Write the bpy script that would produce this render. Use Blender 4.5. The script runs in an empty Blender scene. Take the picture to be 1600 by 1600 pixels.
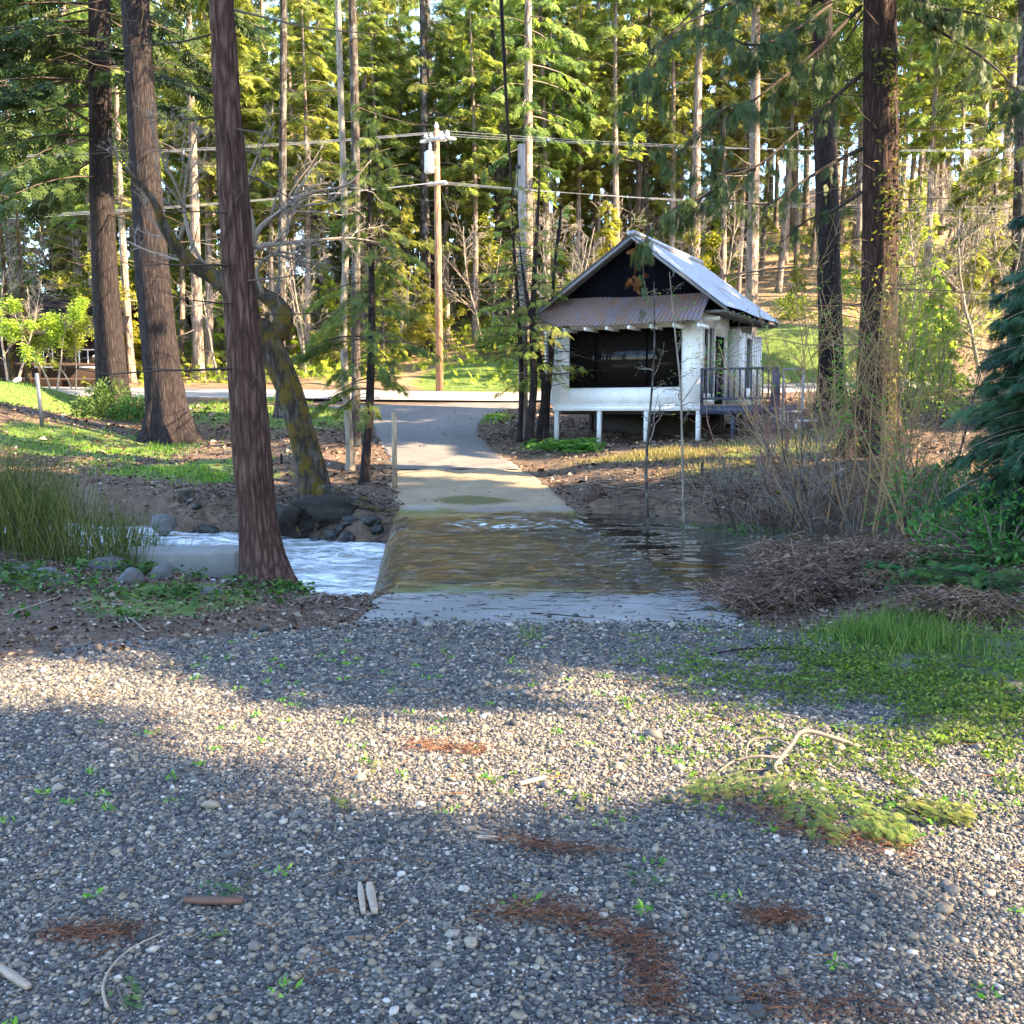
import bpy, math, random
import numpy as np
from mathutils import Vector
C = bpy.context.scene
COL = C.collection
R = math.radians
# ------------------------------------------------------------------ camera, sky, sun, exposure
CAM_Z, F, HOR = 1.6, 1600.0, 645.0
PITCH = math.atan((800 - HOR) / F)
cam = bpy.data.cameras.new('camera'); camo = bpy.data.objects.new('camera', cam); COL.objects.link(camo)
camo.location = (0, 0, CAM_Z); camo.rotation_euler = (math.pi / 2 - PITCH, 0, 0)
cam.sensor_width = 36; cam.lens = 36 * F / 1600; cam.clip_start = 0.05; cam.clip_end = 2000
C.camera = camo
SUN_AZ, SUN_EL = R(17), R(32)          # sun to the right, a little behind the camera
S = np.array([math.cos(SUN_EL) * math.cos(SUN_AZ), -math.cos(SUN_EL) * math.sin(SUN_AZ), math.sin(SUN_EL)])
w = bpy.data.worlds.new('World'); C.world = w; w.use_nodes = True
sky = w.node_tree.nodes.new('ShaderNodeTexSky'); sky.sky_type = 'NISHITA'; sky.sun_disc = False
sky.sun_elevation = SUN_EL; sky.sun_rotation = math.atan2(S[0], S[1]); sky.air_density = 1.0; sky.dust_density = 0.6; sky.ozone_density = 2.0
bg = w.node_tree.nodes['Background']; bg.inputs['Strength'].default_value = 0.15
w.node_tree.links.new(sky.outputs[0], bg.inputs['Color'])
sun = bpy.data.lights.new('sun', 'SUN'); sun.energy = 5.0; sun.angle = R(0.5); sun.color = (1.0, 0.77, 0.49)
suno = bpy.data.objects.new('sun', sun); COL.objects.link(suno)
suno.rotation_euler = Vector(S).to_track_quat('Z', 'Y').to_euler()
C.view_settings.view_transform = 'Standard'; C.view_settings.look = 'None'
C.view_settings.gamma = 1; C.view_settings.use_curve_mapping = False
C.view_settings.exposure = 3.05
C.cycles.max_bounces = 8; C.cycles.transparent_max_bounces = 12
C.cycles.use_denoising = True; C.cycles.volume_bounces = 0; C.cycles.volume_step_rate = 10
# ------------------------------------------------------------------ small maths
rng = np.random.default_rng(11)

def W(px, py, Y):
    """world point seen at photo pixel (px, py) at depth Y"""
    u, v = (px - 800) / F, (800 - py) / F
    d = np.array([u, math.cos(PITCH) + v * math.sin(PITCH), -math.sin(PITCH) + v * math.cos(PITCH)])
    return np.array([0, 0, CAM_Z]) + d * (Y / d[1])

def hsh(ix, iy, iz, seed):
    h = (ix.astype(np.int64) * 374761393 + iy.astype(np.int64) * 668265263 + iz.astype(np.int64) * 1274126177 + seed * 974634777) & 0xFFFFFFFF
    h = ((h ^ (h >> 13)) * 1274126177) & 0xFFFFFFFF
    h = ((h ^ (h >> 16)) * 2246822519) & 0xFFFFFFFF
    return ((h ^ (h >> 15)) & 0xFFFFFF) / float(0xFFFFFF)

def vn(x, y, z=None, seed=0):
    x = np.asarray(x, float); y = np.asarray(y, float); z = np.zeros_like(x) if z is None else np.asarray(z, float)
    ix, iy, iz = np.floor(x), np.floor(y), np.floor(z)
    fx, fy, fz = x - ix, y - iy, z - iz
    fx, fy, fz = [f * f * (3 - 2 * f) for f in (fx, fy, fz)]
    r = 0
    for a in (0, 1):
        for b in (0, 1):
            for c in (0, 1):
                r = r + hsh(ix + a, iy + b, iz + c, seed) * (fx if a else 1 - fx) * (fy if b else 1 - fy) * (fz if c else 1 - fz)
    return r

def fbm(x, y, z=None, seed=0, o=3):
    r, a, t = 0, 1.0, 0
    for k in range(o):
        r = r + a * vn(np.asarray(x) * 2 ** k, np.asarray(y) * 2 ** k, None if z is None else np.asarray(z) * 2 ** k, seed + k); t += a; a *= .5
    return r / t

def sst(a, b, x):
    t = np.clip((np.asarray(x, float) - a) / (b - a), 0, 1); return t * t * (3 - 2 * t)

def nrm(v):
    return v / np.maximum(np.linalg.norm(v, axis=-1, keepdims=True), 1e-9)
# ------------------------------------------------------------------ mesh building
class MB:
    """collects vertices, faces (any size) and a per-vertex random value; build() links ONE mesh object"""
    def __init__(s): s.V, s.F, s.A, s.M, s.n = [], [], [], [], 0
    def add(s, V, F_, rnd=None, mi=0):
        V = np.asarray(V, float).reshape(-1, 3)
        for f in (F_ if isinstance(F_, list) else [F_]):
            f = np.asarray(f, int)
            if len(f): s.F.append(f + s.n); s.M.append(np.full(len(f), mi))
        s.V.append(V)
        s.A.append(np.full(len(V), .5) if rnd is None else np.broadcast_to(np.asarray(rnd, float), (len(V),)))
        s.n += len(V)
    def build(s, name, mats, parent=None, smooth=True, attrs=None, origin=None):
        V = np.concatenate(s.V) if s.V else np.zeros((0, 3)); A = np.concatenate(s.A)
        if origin is not None: V = V - np.asarray(origin)
        me = bpy.data.meshes.new(name)
        loops = np.concatenate([f.ravel() for f in s.F]); tot = np.concatenate([np.full(len(f), f.shape[1]) for f in s.F])
        st = np.concatenate([[0], np.cumsum(tot)[:-1]])
        me.vertices.add(len(V)); me.vertices.foreach_set('co', V.astype(np.float32).ravel())
        me.loops.add(len(loops)); me.loops.foreach_set('vertex_index', loops.astype(np.int32))
        me.polygons.add(len(tot)); me.polygons.foreach_set('loop_start', st.astype(np.int32))
        me.polygons.foreach_set('loop_total', tot.astype(np.int32))
        me.polygons.foreach_set('material_index', np.concatenate(s.M).astype(np.int32))
        me.update(calc_edges=True)
        at = me.attributes.new('rnd', 'FLOAT', 'POINT'); at.data.foreach_set('value', A.astype(np.float32))
        for k, v in (attrs or {}).items():
            at = me.attributes.new(k, 'FLOAT', 'POINT'); at.data.foreach_set('value', np.asarray(v, np.float32))
        if smooth: me.polygons.foreach_set('use_smooth', np.ones(len(tot), bool))
        for m in (mats if isinstance(mats, (list, tuple)) else [mats]): me.materials.append(m)
        me.validate()
        o = bpy.data.objects.new(name, me); COL.objects.link(o)
        if parent is not None: o.parent = parent
        if origin is not None and parent is None: o.location = origin
        return o

def tag(o, label=None, cat=None, group=None, kind=None):
    for k, v in (('label', label), ('category', cat), ('group', group), ('kind', kind)):
        if v: o[k] = v
    return o

def thing(name, label, cat, loc=(0, 0, 0), rz=0, group=None):
    o = bpy.data.objects.new(name, None); COL.objects.link(o); o.empty_display_size = .2
    o.location = loc; o.rotation_euler = (0, 0, rz)
    return tag(o, label, cat, group)

def dup(root, loc, rz, scale=1.0, label=None, group=None, tilt=(0, 0)):
    def cp(o, parent):
        c = o.copy(); COL.objects.link(c); c.parent = parent
        for ch in list(o.children): cp(ch, c)
        return c
    r = cp(root, None)
    r.location = loc; r.rotation_euler = (tilt[0], tilt[1], rz); r.scale = (scale,) * 3
    if label: r['label'] = label
    if group: r['group'] = group
    return r

def frames(T):
    T = nrm(T); up = np.tile([0, 0, 1.0], (len(T), 1)); up[np.abs(T[:, 2]) > .95] = [1, 0, 0]
    # one reference for a whole tube keeps the rings from twisting
    up[:] = up[0]
    A = nrm(np.cross(up, T)); B = np.cross(T, A); return A, B

def tube(mb, P, r, n=6, rnd=None, mi=0, cap=True, bump=None):
    P = np.asarray(P, float); m = len(P); r = np.broadcast_to(np.asarray(r, float), (m,))
    T = np.gradient(P, axis=0); A, B = frames(T)
    a = np.arange(n) * 2 * np.pi / n
    rr = r[:, None] * np.ones(n)
    if bump is not None: rr = bump(rr, a, P)
    V = P[:, None] + rr[..., None] * (np.cos(a)[None, :, None] * A[:, None] + np.sin(a)[None, :, None] * B[:, None])
    i = np.arange(m - 1)[:, None] * n; j = np.arange(n)[None]; k = (j + 1) % n
    Fq = np.stack([i + j, i + k, i + n + k, i + n + j], -1).reshape(-1, 4)
    Fs = [Fq]
    if cap and n > 2:
        Fs += [np.arange(n)[::-1][None], (np.arange(n) + (m - 1) * n)[None]]
    mb.add(V.reshape(-1, 3), Fs, rnd, mi)

def segs(mb, P0, P1, r0, r1, n=3, rnd=None, mi=0):
    """many straight tapered sticks at once"""
    P0, P1 = np.asarray(P0, float), np.asarray(P1, float); N = len(P0)
    if N == 0: return
    T = nrm(P1 - P0); up = np.where(np.abs(T[:, 2:3]) > .9, [[1, 0, 0]], [[0, 0, 1.0]])
    A = nrm(np.cross(up, T)); B = np.cross(T, A); a = np.arange(n) * 2 * np.pi / n
    ring = np.cos(a)[None, :, None] * A[:, None] + np.sin(a)[None, :, None] * B[:, None]
    r0 = np.broadcast_to(r0, (N,)); r1 = np.broadcast_to(r1, (N,))
    V = np.concatenate([P0[:, None] + ring * r0[:, None, None], P1[:, None] + ring * r1[:, None, None]], 1)
    j = np.arange(n); k = (j + 1) % n
    f = np.stack([j, k, n + k, n + j], -1)
    Fq = (np.arange(N)[:, None, None] * 2 * n + f[None]).reshape(-1, 4)
    mb.add(V.reshape(-1, 3), Fq, None if rnd is None else np.repeat(np.broadcast_to(rnd, (N,)), 2 * n), mi)

def scatter(mb, tpl, pos, xd, nd, sc, rnd=None, mi=0):
    """copies of a small template (V, faces): local x along xd, local z near nd"""
    tv, tf = tpl; pos = np.asarray(pos, float); N = len(pos)
    if N == 0: return
    X = nrm(np.asarray(xd, float)); Z = np.asarray(nd, float); Z = Z - X * (Z * X).sum(-1, keepdims=True); Z = nrm(Z)
    Y = np.cross(Z, X); sc = np.asarray(sc, float)
    if sc.ndim < 2: sc = np.broadcast_to(sc, (N,))[:, None] * np.ones(3)
    M = np.stack([X, Y, Z], -1) * sc[:, None, :]
    V = np.einsum('nij,vj->nvi', M, tv) + pos[:, None]
    if rnd is None: rnd = rng.random(N)
    if not isinstance(tf, list): tf = [tf]
    Fs = [(np.arange(N)[:, None, None] * len(tv) + f[None]).reshape(-1, f.shape[1]) for f in tf]
    mb.add(V.reshape(-1, 3), Fs, np.repeat(rnd, len(tv)), mi)

def rdir(N, zlo=-1, zhi=1):
    z = rng.uniform(zlo, zhi, N); a = rng.uniform(0, 2 * np.pi, N); s = np.sqrt(np.maximum(0, 1 - z * z))
    return np.stack([s * np.cos(a), s * np.sin(a), z], -1)

def box(mb, lo, hi, ax=None, mi=0, bev=0.0):
    lo, hi = np.asarray(lo, float), np.asarray(hi, float)
    c = np.array([[x, y, z] for x in (0, 1) for y in (0, 1) for z in (0, 1)]) * (hi - lo) + lo
    f = np.array([[0, 1, 3, 2], [4, 6, 7, 5], [0, 4, 5, 1], [2, 3, 7, 6], [0, 2, 6, 4], [1, 5, 7, 3]])
    if ax is not None: c = ax(c)
    mb.add(c, f, None, mi)

def leaf_tpl(wd=.35, fold=.12):
    return (np.array([[0, 0, 0], [.45, wd / 2, fold], [1, 0, 0], [.45, -wd / 2, fold]]), np.array([[0, 1, 2, 3]]))

def spray_tpl(n=7, lw=.16, ang=42, ln=.5, droop=.18):
    V, Fs = [], []
    for i in range(n):
        s = .08 + .8 * i / n; sd = 1 if i % 2 else -1
        a = R(ang) * sd; l = ln * (1 - .65 * s); b = np.array([s, 0, -droop * s * s])
        d = np.array([math.cos(a), math.sin(a), -.25]); q = np.array([-math.sin(a), math.cos(a), 0]) * lw * l * .9
        k = len(V); V += [b, b + d * l * .5 + q, b + d * l, b + d * l * .5 - q]; Fs.append([k, k + 1, k + 2, k + 3])
    k = len(V); V += [np.array([.0, 0, 0]), np.array([.5, lw * .25, -droop * .25]), np.array([1.05, 0, -droop]), np.array([.5, -lw * .25, -droop * .25])]
    Fs.append([k, k + 1, k + 2, k + 3])
    return np.array(V), np.array(Fs)

def tuft_tpl(n=9, wd=.07, seed=3):
    r = np.random.default_rng(seed); V, Fs = [], []
    for i in range(n):
        d = np.array([r.uniform(.2, 1), r.normal(0, .6), r.normal(0, .6)]); d /= np.linalg.norm(d)
        q = np.cross(d, r.normal(size=3)); q = q / np.linalg.norm(q) * wd
        k = len(V); V += [q * .0, d * .5 + q, d, d * .5 - q]; Fs.append([k, k + 1, k + 2, k + 3])
    return np.array(V), np.array(Fs)

SPRAY, SPRAY_S, TUFT, LEAF = spray_tpl(15, .11, 46, .42), spray_tpl(6, .19, 42, .55), tuft_tpl(), leaf_tpl()
BLADE = (np.array([[0, -.5, 0], [0, .5, 0], [.02, .35, .5], [.02, -.35, .5], [.22, 0, 1]]), [np.array([[0, 1, 2, 3]]), np.array([[3, 2, 4]])])

def ico(sub=0):
    import bmesh
    bm = bmesh.new(); bmesh.ops.create_icosphere(bm, subdivisions=sub + 1, radius=1)
    V = np.array([v.co[:] for v in bm.verts]); bm.verts.index_update(); Fq = np.array([[v.index for v in f.verts] for f in bm.faces]); bm.free()
    return V, Fq
ICO0, ICO1, ICO3 = ico(0), ico(1), ico(3)
# ------------------------------------------------------------------ materials
def nm(name):
    m = bpy.data.materials.new(name); m.use_nodes = True
    nt = m.node_tree; return m, nt, nt.nodes['Principled BSDF'], nt.nodes['Material Output']

def nd(nt, t, **kw):
    n = nt.nodes.new(t)
    for k, v in kw.items():
        if k.startswith('_'): setattr(n, k[1:], v)
        else:
            key = int(k[1:]) if k[0] == 'i' and k[1:].isdigit() else k.replace('__', ' ')
            if isinstance(v, bpy.types.NodeSocket): nt.links.new(v, n.inputs[key])
            else: n.inputs[key].default_value = v
    return n

def ramp(nt, fac, stops, interp='LINEAR'):
    n = nt.nodes.new('ShaderNodeValToRGB'); nt.links.new(fac, n.inputs[0]); e = n.color_ramp.elements; n.color_ramp.interpolation = interp
    while len(e) < len(stops): e.new(.5)
    for i, (p, c) in enumerate(stops):
        e[i].position = p; c = (c, c, c) if not hasattr(c, '__len__') else c; e[i].color = (*c[:3], 1)
    return n.outputs[0]

def mapped(nt, scale=(1, 1, 1), coord='Object'):
    tc = nt.nodes.new('ShaderNodeTexCoord'); mp = nd(nt, 'ShaderNodeMapping', Scale=scale); nt.links.new(tc.outputs[coord], mp.inputs[0]); return mp.outputs[0]

def geo_pos(nt, scale=(1, 1, 1)):
    g = nt.nodes.new('ShaderNodeNewGeometry'); mp = nd(nt, 'ShaderNodeMapping', Scale=scale); nt.links.new(g.outputs['Position'], mp.inputs[0]); return mp.outputs[0]

def noise(nt, vec, sc, det=4, rough=.55, dist=0):
    return nd(nt, 'ShaderNodeTexNoise', Vector=vec, Scale=sc, Detail=det, Roughness=rough, Distortion=dist).outputs['Fac']

def mix(nt, fac, a, b, blend='MIX'):
    n = nt.nodes.new('ShaderNodeMix'); n.data_type = 'RGBA'; n.blend_type = blend
    for k, v in ((0, fac), (6, a), (7, b)):
        if isinstance(v, bpy.types.NodeSocket): nt.links.new(v, n.inputs[k])
        else: n.inputs[k].default_value = v if k == 0 else (*v[:3], 1)
    return n.outputs[2]

def math_(nt, op, a, b=0.0, c=0.0):
    n = nt.nodes.new('ShaderNodeMath'); n.operation = op
    for k, v in enumerate((a, b, c)):
        if isinstance(v, bpy.types.NodeSocket): nt.links.new(v, n.inputs[k])
        else: n.inputs[k].default_value = v
    return n.outputs[0]

def bump(nt, h, bsdf, st=.4, dist=.02):
    b = nd(nt, 'ShaderNodeBump', Strength=st, Distance=dist, Height=h); nt.links.new(b.outputs[0], bsdf.inputs['Normal'])

def attr(nt, name):
    a = nt.nodes.new('ShaderNodeAttribute'); a.attribute_name = name; return a.outputs['Fac']

def foliage(name, cols, trans=.4, tint=(1, 1, 1), rough=.55, vary=.06):
    m, nt, b, out = nm(name)
    c = ramp(nt, attr(nt, 'rnd'), [(i / (len(cols) - 1), k) for i, k in enumerate(cols)])
    oi = nt.nodes.new('ShaderNodeObjectInfo')
    h = nd(nt, 'ShaderNodeHueSaturation', Color=c, Hue=math_(nt, 'MULTIPLY_ADD', oi.outputs['Random'], vary, .5 - vary / 2), Value=math_(nt, 'MULTIPLY_ADD', oi.outputs['Random'], .5, .75)).outputs[0]
    nt.links.new(h, b.inputs['Base Color']); b.inputs['Roughness'].default_value = rough; b.inputs['Specular IOR Level'].default_value = .25
    t = nd(nt, 'ShaderNodeBsdfTranslucent', Color=mix(nt, .5, h, mix(nt, 1.0, h, (1.25, 1.35, .6), 'MULTIPLY')))
    mx = nd(nt, 'ShaderNodeMixShader', Fac=trans); nt.links.new(b.outputs[0], mx.inputs[1]); nt.links.new(t.outputs[0], mx.inputs[2])
    nt.links.new(mx.outputs[0], out.inputs[0]); return m

def bark(name, dark, mid, light, sc=9.0, moss=0, st=.9, lich=0):
    m, nt, b, out = nm(name)
    v = mapped(nt, (1, 1, .16)); n1 = noise(nt, v, sc, 7, .68, .5); n2 = noise(nt, mapped(nt, (1, 1, .35)), sc * 5, 5, .7)
    vo = nd(nt, 'ShaderNodeTexVoronoi', _feature='DISTANCE_TO_EDGE', Vector=v, Scale=sc * 1.1).outputs['Distance']
    h = math_(nt, 'ADD', math_(nt, 'MULTIPLY', ramp(nt, vo, [(0, 0), (.3, 1)]), .35), math_(nt, 'ADD', math_(nt, 'MULTIPLY', n1, .8), math_(nt, 'MULTIPLY', n2, .5)))
    c = ramp(nt, math_(nt, 'MULTIPLY', h, .62), [(.28, dark), (.5, mid), (.8, light)])
    if lich:
        c = mix(nt, math_(nt, 'MULTIPLY', ramp(nt, noise(nt, mapped(nt, (1, 1, .6)), 5, 4), [(.5, 0), (.62, 1)]), lich), c, (.36, .36, .32))
    if moss:
        f = ramp(nt, noise(nt, mapped(nt, (1, 1, .7)), 3.2, 5, .65), [(.5 - moss * .25, 0), (.62 - moss * .2, 1)])
        c = mix(nt, f, c, mix(nt, n2, (.022, .018, .004), (.12, .08, .01)))
    nt.links.new(c, b.inputs['Base Color']); b.inputs['Roughness'].default_value = .9; b.inputs['Specular IOR Level'].default_value = .15
    bump(nt, h, b, st, .05); return m

def plain(name, col, rough=.6, metal=0, var=.25, sc=3, grime=None, bumpst=.15, spec=.4, stretch=(1, 1, 1)):
    m, nt, b, out = nm(name)
    n1 = noise(nt, mapped(nt, stretch), sc, 6, .65); col = np.array(col)
    c = ramp(nt, n1, [(.25, tuple(col * (1 - var))), (.75, tuple(np.minimum(col * (1 + var), 1)))])
    if grime is not None:
        g = ramp(nt, noise(nt, mapped(nt, stretch), sc * 2.6, 6, .7), [(.52, 0), (.66, 1)]); c = mix(nt, math_(nt, 'MULTIPLY', g, .75), c, grime)
    nt.links.new(c, b.inputs['Base Color']); b.inputs['Roughness'].default_value = rough; b.inputs['Metallic'].default_value = metal; b.inputs['Specular IOR Level'].default_value = spec
    if bumpst: bump(nt, noise(nt, mapped(nt, stretch), sc * 8, 4), b, bumpst, .01)
    return m

def rndmat(name, stops, rough=.8, spec=.3, bumpsc=0, vary=0):
    m, nt, b, out = nm(name)
    c = ramp(nt, attr(nt, 'rnd'), stops)
    if bumpsc:
        n1 = noise(nt, geo_pos(nt), bumpsc, 4); c = mix(nt, 1.0, c, ramp(nt, n1, [(.3, .7), (.7, 1.15)]), 'MULTIPLY'); bump(nt, n1, b, .3, .004)
    nt.links.new(c, b.inputs['Base Color']); b.inputs['Roughness'].default_value = rough; b.inputs['Specular IOR Level'].default_value = spec
    return m
# ================================================================== TERRAIN
ctrl = [(0, 0, 0), (-4, 0, .03), (5, 0, 0), (0, 4, 0), (-4, 4, 0), (4, 4, 0), (0, -20, .3), (20, -10, .6), (-20, -10, .6), (-2.8, 7, -.1), (0, 8.8, -.27), (3, 8, -.18),
        (-5, 9, -.08), (-2.6, 11, -.34), (-1.9, 12.2, -.75), (-3.2, 13.2, -.75), (-6, 12, -.15), (-3, 12.4, -.42), (-9, 13, 0), (-14, 14, .2), (-22, 14, .8), (4, 11, -.12), (6, 14, .0), (10, 16, .2), (5.5, 9, .05), (16, 10, .8), (25, 16, 1.8),
        (-6, 26, -.2), (-10, 27, -.1), (-15, 28, .1), (-4, 25.3, -.32), (-20, 46, 2.35), (0, 45, 2.1), (15, 47, 2.7), (30, 48, 3.2), (-40, 46, 3), (-20, 52, 2.9), (0, 51, 2.6),
        (1.3, 33, .75), (5.5, 30.3, .68), (8.2, 34, 1.05), (4, 37, 1.25), (3, 24, .12), (2, 22, -.15), (6, 20.5, .05), (9, 22, .5), (11, 25, 1.0),
        (-30, 60, 4), (0, 57, 4.7), (-60, 100, 13), (0, 100, 16), (30, 100, 23), (50, 100, 24), (0, 160, 20), (-100, 160, 18), (60, 160, 32), (100, 160, 32), (0, 230, 22), (-120, 60, 8), (120, 60, 16), (60, 30, 7), (-60, 20, 4), (40, 0, 3)]
for px, py, Y in [(265, 690, 34), (150, 655, 40), (60, 600, 42), (0, 598, 41), (65, 668, 33), (330, 640, 40), (0, 640, 34), (450, 650, 38), (745, 530, 63), (1250, 535, 50), (1250, 480, 60), (1250, 420, 76),
                  (1500, 430, 70), (1560, 560, 45), (560, 575, 60), (420, 590, 55), (310, 600, 53), (1375, 705, 24), (1295, 640, 38), (1450, 650, 28), (1180, 690, 27), (1070, 690, 29), (900, 700, 30), (870, 745, 25), (80, 600, 58), (480, 700, 30), (300, 720, 29.5)]:
    ctrl.append(tuple(W(px, py, Y)))
ctrl = np.array(ctrl, float)
def _k(a, b): return np.sqrt(((a[:, None] - b[None]) ** 2).sum(-1) + 2.0)
_n = len(ctrl); _A = np.zeros((_n + 3, _n + 3)); _A[:_n, :_n] = _k(ctrl[:, :2], ctrl[:, :2]) - np.eye(_n) * .25
_A[:_n, _n] = 1; _A[:_n, _n + 1:] = ctrl[:, :2]; _A[_n, :_n] = 1; _A[_n + 1:, :_n] = ctrl[:, :2].T
_w = np.linalg.solve(_A, np.concatenate([ctrl[:, 2], [0, 0, 0]]))
RD = np.array([(8.6, -1.32, 2.05), (12.4, -1.36, 2.45), (17, -1.75, 2.05), (21.7, -2.17, 1.36), (25, -2.9, .8), (27.5, -3.2, .2), (30.7, -3.85, -.55), (34, -4.5, -1.1), (37, -5.0, -1.2), (40, -5.8, -.9), (42, -7, 0), (43.4, -8.8, 1.4), (44.6, -11, 3)])
RZ = np.array([(8.6, -.26), (11.6, -.48), (13, -.575), (20, -.575), (22, -.47), (25, -.14), (30, .42), (35, .98), (40, 1.54), (45, 2.1)])
def xl(y): return np.interp(y, RD[:, 0], RD[:, 1])
def xr(y): return np.interp(y, RD[:, 0], RD[:, 2])
def rz(y): return np.interp(y, RZ[:, 0], RZ[:, 1])
def mr_c(x): return 47.2 + .012 * np.asarray(x)
def mr_z(x, y): return 2.12 + .03 * np.maximum(np.asarray(x), 0) + .012 * np.abs(np.minimum(x, 0)) + (y - 44.5) * .085
CREEK = np.array([(-22, 26, 5), (-16, 24.3, 5.5), (-10, 21.3, 6.2), (-5, 18.4, 6.8), (-3.2, 17.2, 8.2), (-2, 17.0, 8.6), (.5, 16.8, 9.2), (2.5, 16.6, 6.6), (4.5, 17.3, 3.4), (8, 19.6, 3), (14, 22.5, 3), (24, 24, 3)])
def creek_d(x, y):
    """signed distance to the water's edge (negative inside)"""
    best = np.full(np.shape(x), 1e9)
    for a, b in zip(CREEK[:-1], CREEK[1:]):
        d = b[:2] - a[:2]; t = np.clip(((x - a[0]) * d[0] + (y - a[1]) * d[1]) / (d @ d), 0, 1)
        best = np.minimum(best, np.hypot(x - a[0] - t * d[0], y - a[1] - t * d[1]) - (a[2] + t * (b[2] - a[2])) / 2)
    return best
WUP, WDN = -.52, -1.12
def zg(x, y):
    x = np.atleast_1d(np.asarray(x, float)); y = np.atleast_1d(np.asarray(y, float)); sh = x.shape; x, y = x.ravel(), y.ravel()
    P = np.stack([x, y], -1); z = np.empty(len(x))
    for i in range(0, len(x), 40000):
        q = P[i:i + 40000]; z[i:i + 40000] = _k(q, ctrl[:, :2]) @ _w[:_n] + _w[_n] + q @ _w[_n + 1:]
    far = sst(8, 25, y); z = z + (fbm(x * .5, y * .5, seed=4) - .5) * (.05 + .25 * far) + (fbm(x * 2.2, y * 2.2, seed=9) - .5) * .05 * sst(6.5, 10, y - .3 * x)
    ins = np.minimum(x - xl(y), xr(y) - x); m = sst(-1.6 + 1.2 * sst(11.2, 12.5, y) * (1 - sst(21.5, 23, y)), 0, ins) * sst(8, 9.4, y) * (1 - sst(44, 45, y)); z = z * (1 - m) + rz(y) * m
    d = np.abs(y - mr_c(x)); m = 1 - sst(3.0, 5.2, d); z = z * (1 - m) + mr_z(x, y) * m
    cd = creek_d(x, y) + (fbm(x * .9, y * .9, seed=21) - .5) * 1.1
    bed = np.where(x < -1.2, -1.7, -1.05); t = sst(-.35, .75, cd); z = np.where(cd < .75, np.minimum(z, bed * (1 - t) + z * t), z)
    return z.reshape(sh)
def z1(x, y): return float(zg([x], [y])[0])
def G(px, py, ymax=90):
    """ground point seen at a photo pixel"""
    Y = np.concatenate([np.arange(2.2, 30, .1), np.arange(30, ymax, .25)]); a = W(px, py, 1.0); P = np.stack([a[0] * Y, Y, CAM_Z + (a[2] - CAM_Z) * Y], -1)
    h = P[:, 2] - zg(P[:, 0], P[:, 1]); k = np.argmax(h < 0) if (h < 0).any() else len(Y) - 1
    return np.array([P[k, 0], P[k, 1], z1(P[k, 0], P[k, 1])])
def axis(lo, hi, a, b, st, gr=1.16, lim=9):
    c = list(np.arange(a, b + 1e-6, st)); s = st; v = b
    while v < hi: s = min(s * gr, lim); v += s; c.append(v)
    s = st; v = a; pre = []
    while v > lo: s = min(s * gr, lim); v -= s; pre.append(v)
    return np.array(pre[::-1] + c)
def grid_mesh(xs, ys, zf):
    X, Y = np.meshgrid(xs, ys); Z = zf(X, Y); V = np.stack([X, Y, Z], -1).reshape(-1, 3); n, m = len(xs), len(ys)
    i = np.arange(m - 1)[:, None] * n + np.arange(n - 1)[None]
    return V, np.stack([i, i + 1, i + n + 1, i + n], -1).reshape(-1, 4)
gx, gy = axis(-190, 190, -13, 13, .14), np.concatenate([axis(-60, 2, 2, 30, .12)[:], np.arange(30.2, 56, .22), axis(56, 330, 56, 57, .3, 1.1, 8)[1:]])
gV, gF = grid_mesh(gx, gy, zg)
_x, _y = gV[:, 0], gV[:, 1]
ins = np.minimum(_x - xl(_y), xr(_y) - _x)
gV[:, 2] -= .10 * sst(.05, .35, ins) * (_y > 8.8) * (_y < 44.9) + .10 * (1 - sst(2.6, 2.9, np.abs(_y - mr_c(_x))))
jit = fbm(_x * 1.3, _y * 1.3, seed=31) - .5
def gravel_edge(x):  # far/left edge of the gravel lot
    x = np.asarray(x, float); return np.where(x < -1.3, 8.9 + (x + 1.3) * .93, np.where(x > 2.2, 8.6 - (x - 2.2) * .62, 8.9))
a_grav = sst(.35, -.35, _y - gravel_edge(_x) + jit * .9)
def blob(cx, cy, rx, ry): return np.clip(1.25 - ((_x - cx) / rx) ** 2 - ((_y - cy) / ry) ** 2, 0, 1)
def pblob(px, py, rx, ry):
    g = G(px, py); return blob(g[0], g[1], rx, ry)
a_gr = np.zeros(len(gV))
for b in [pblob(290, 735, 2.6, 1.7), pblob(380, 745, 1.2, 1.0), pblob(120, 690, 3, 2.5), pblob(480, 650, 3, 4), pblob(330, 640, 3, 4), pblob(30, 610, 5, 4), pblob(755, 590, 4.5, 5), pblob(1140, 735, 1.5, 1.2), pblob(1230, 690, 2.5, 2),
          pblob(1450, 640, 3.5, 4), pblob(760, 650, 1.0, 1.6), pblob(1230, 540, 4, 3), blob(3.3, 6.5, 1.9, 1.5), blob(3.9, 5.4, 1.4, 1.1), blob(4.6, 4.5, 1.5, .8), pblob(220, 700, 2, 3), pblob(1010, 712, 1.6, .7), blob(-3.3, 10, .9, 1.6), blob(-5.6, 9.4, .8, 1)]:
    a_gr = np.maximum(a_gr, b)
a_far = sst(49, 56, _y)
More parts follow.
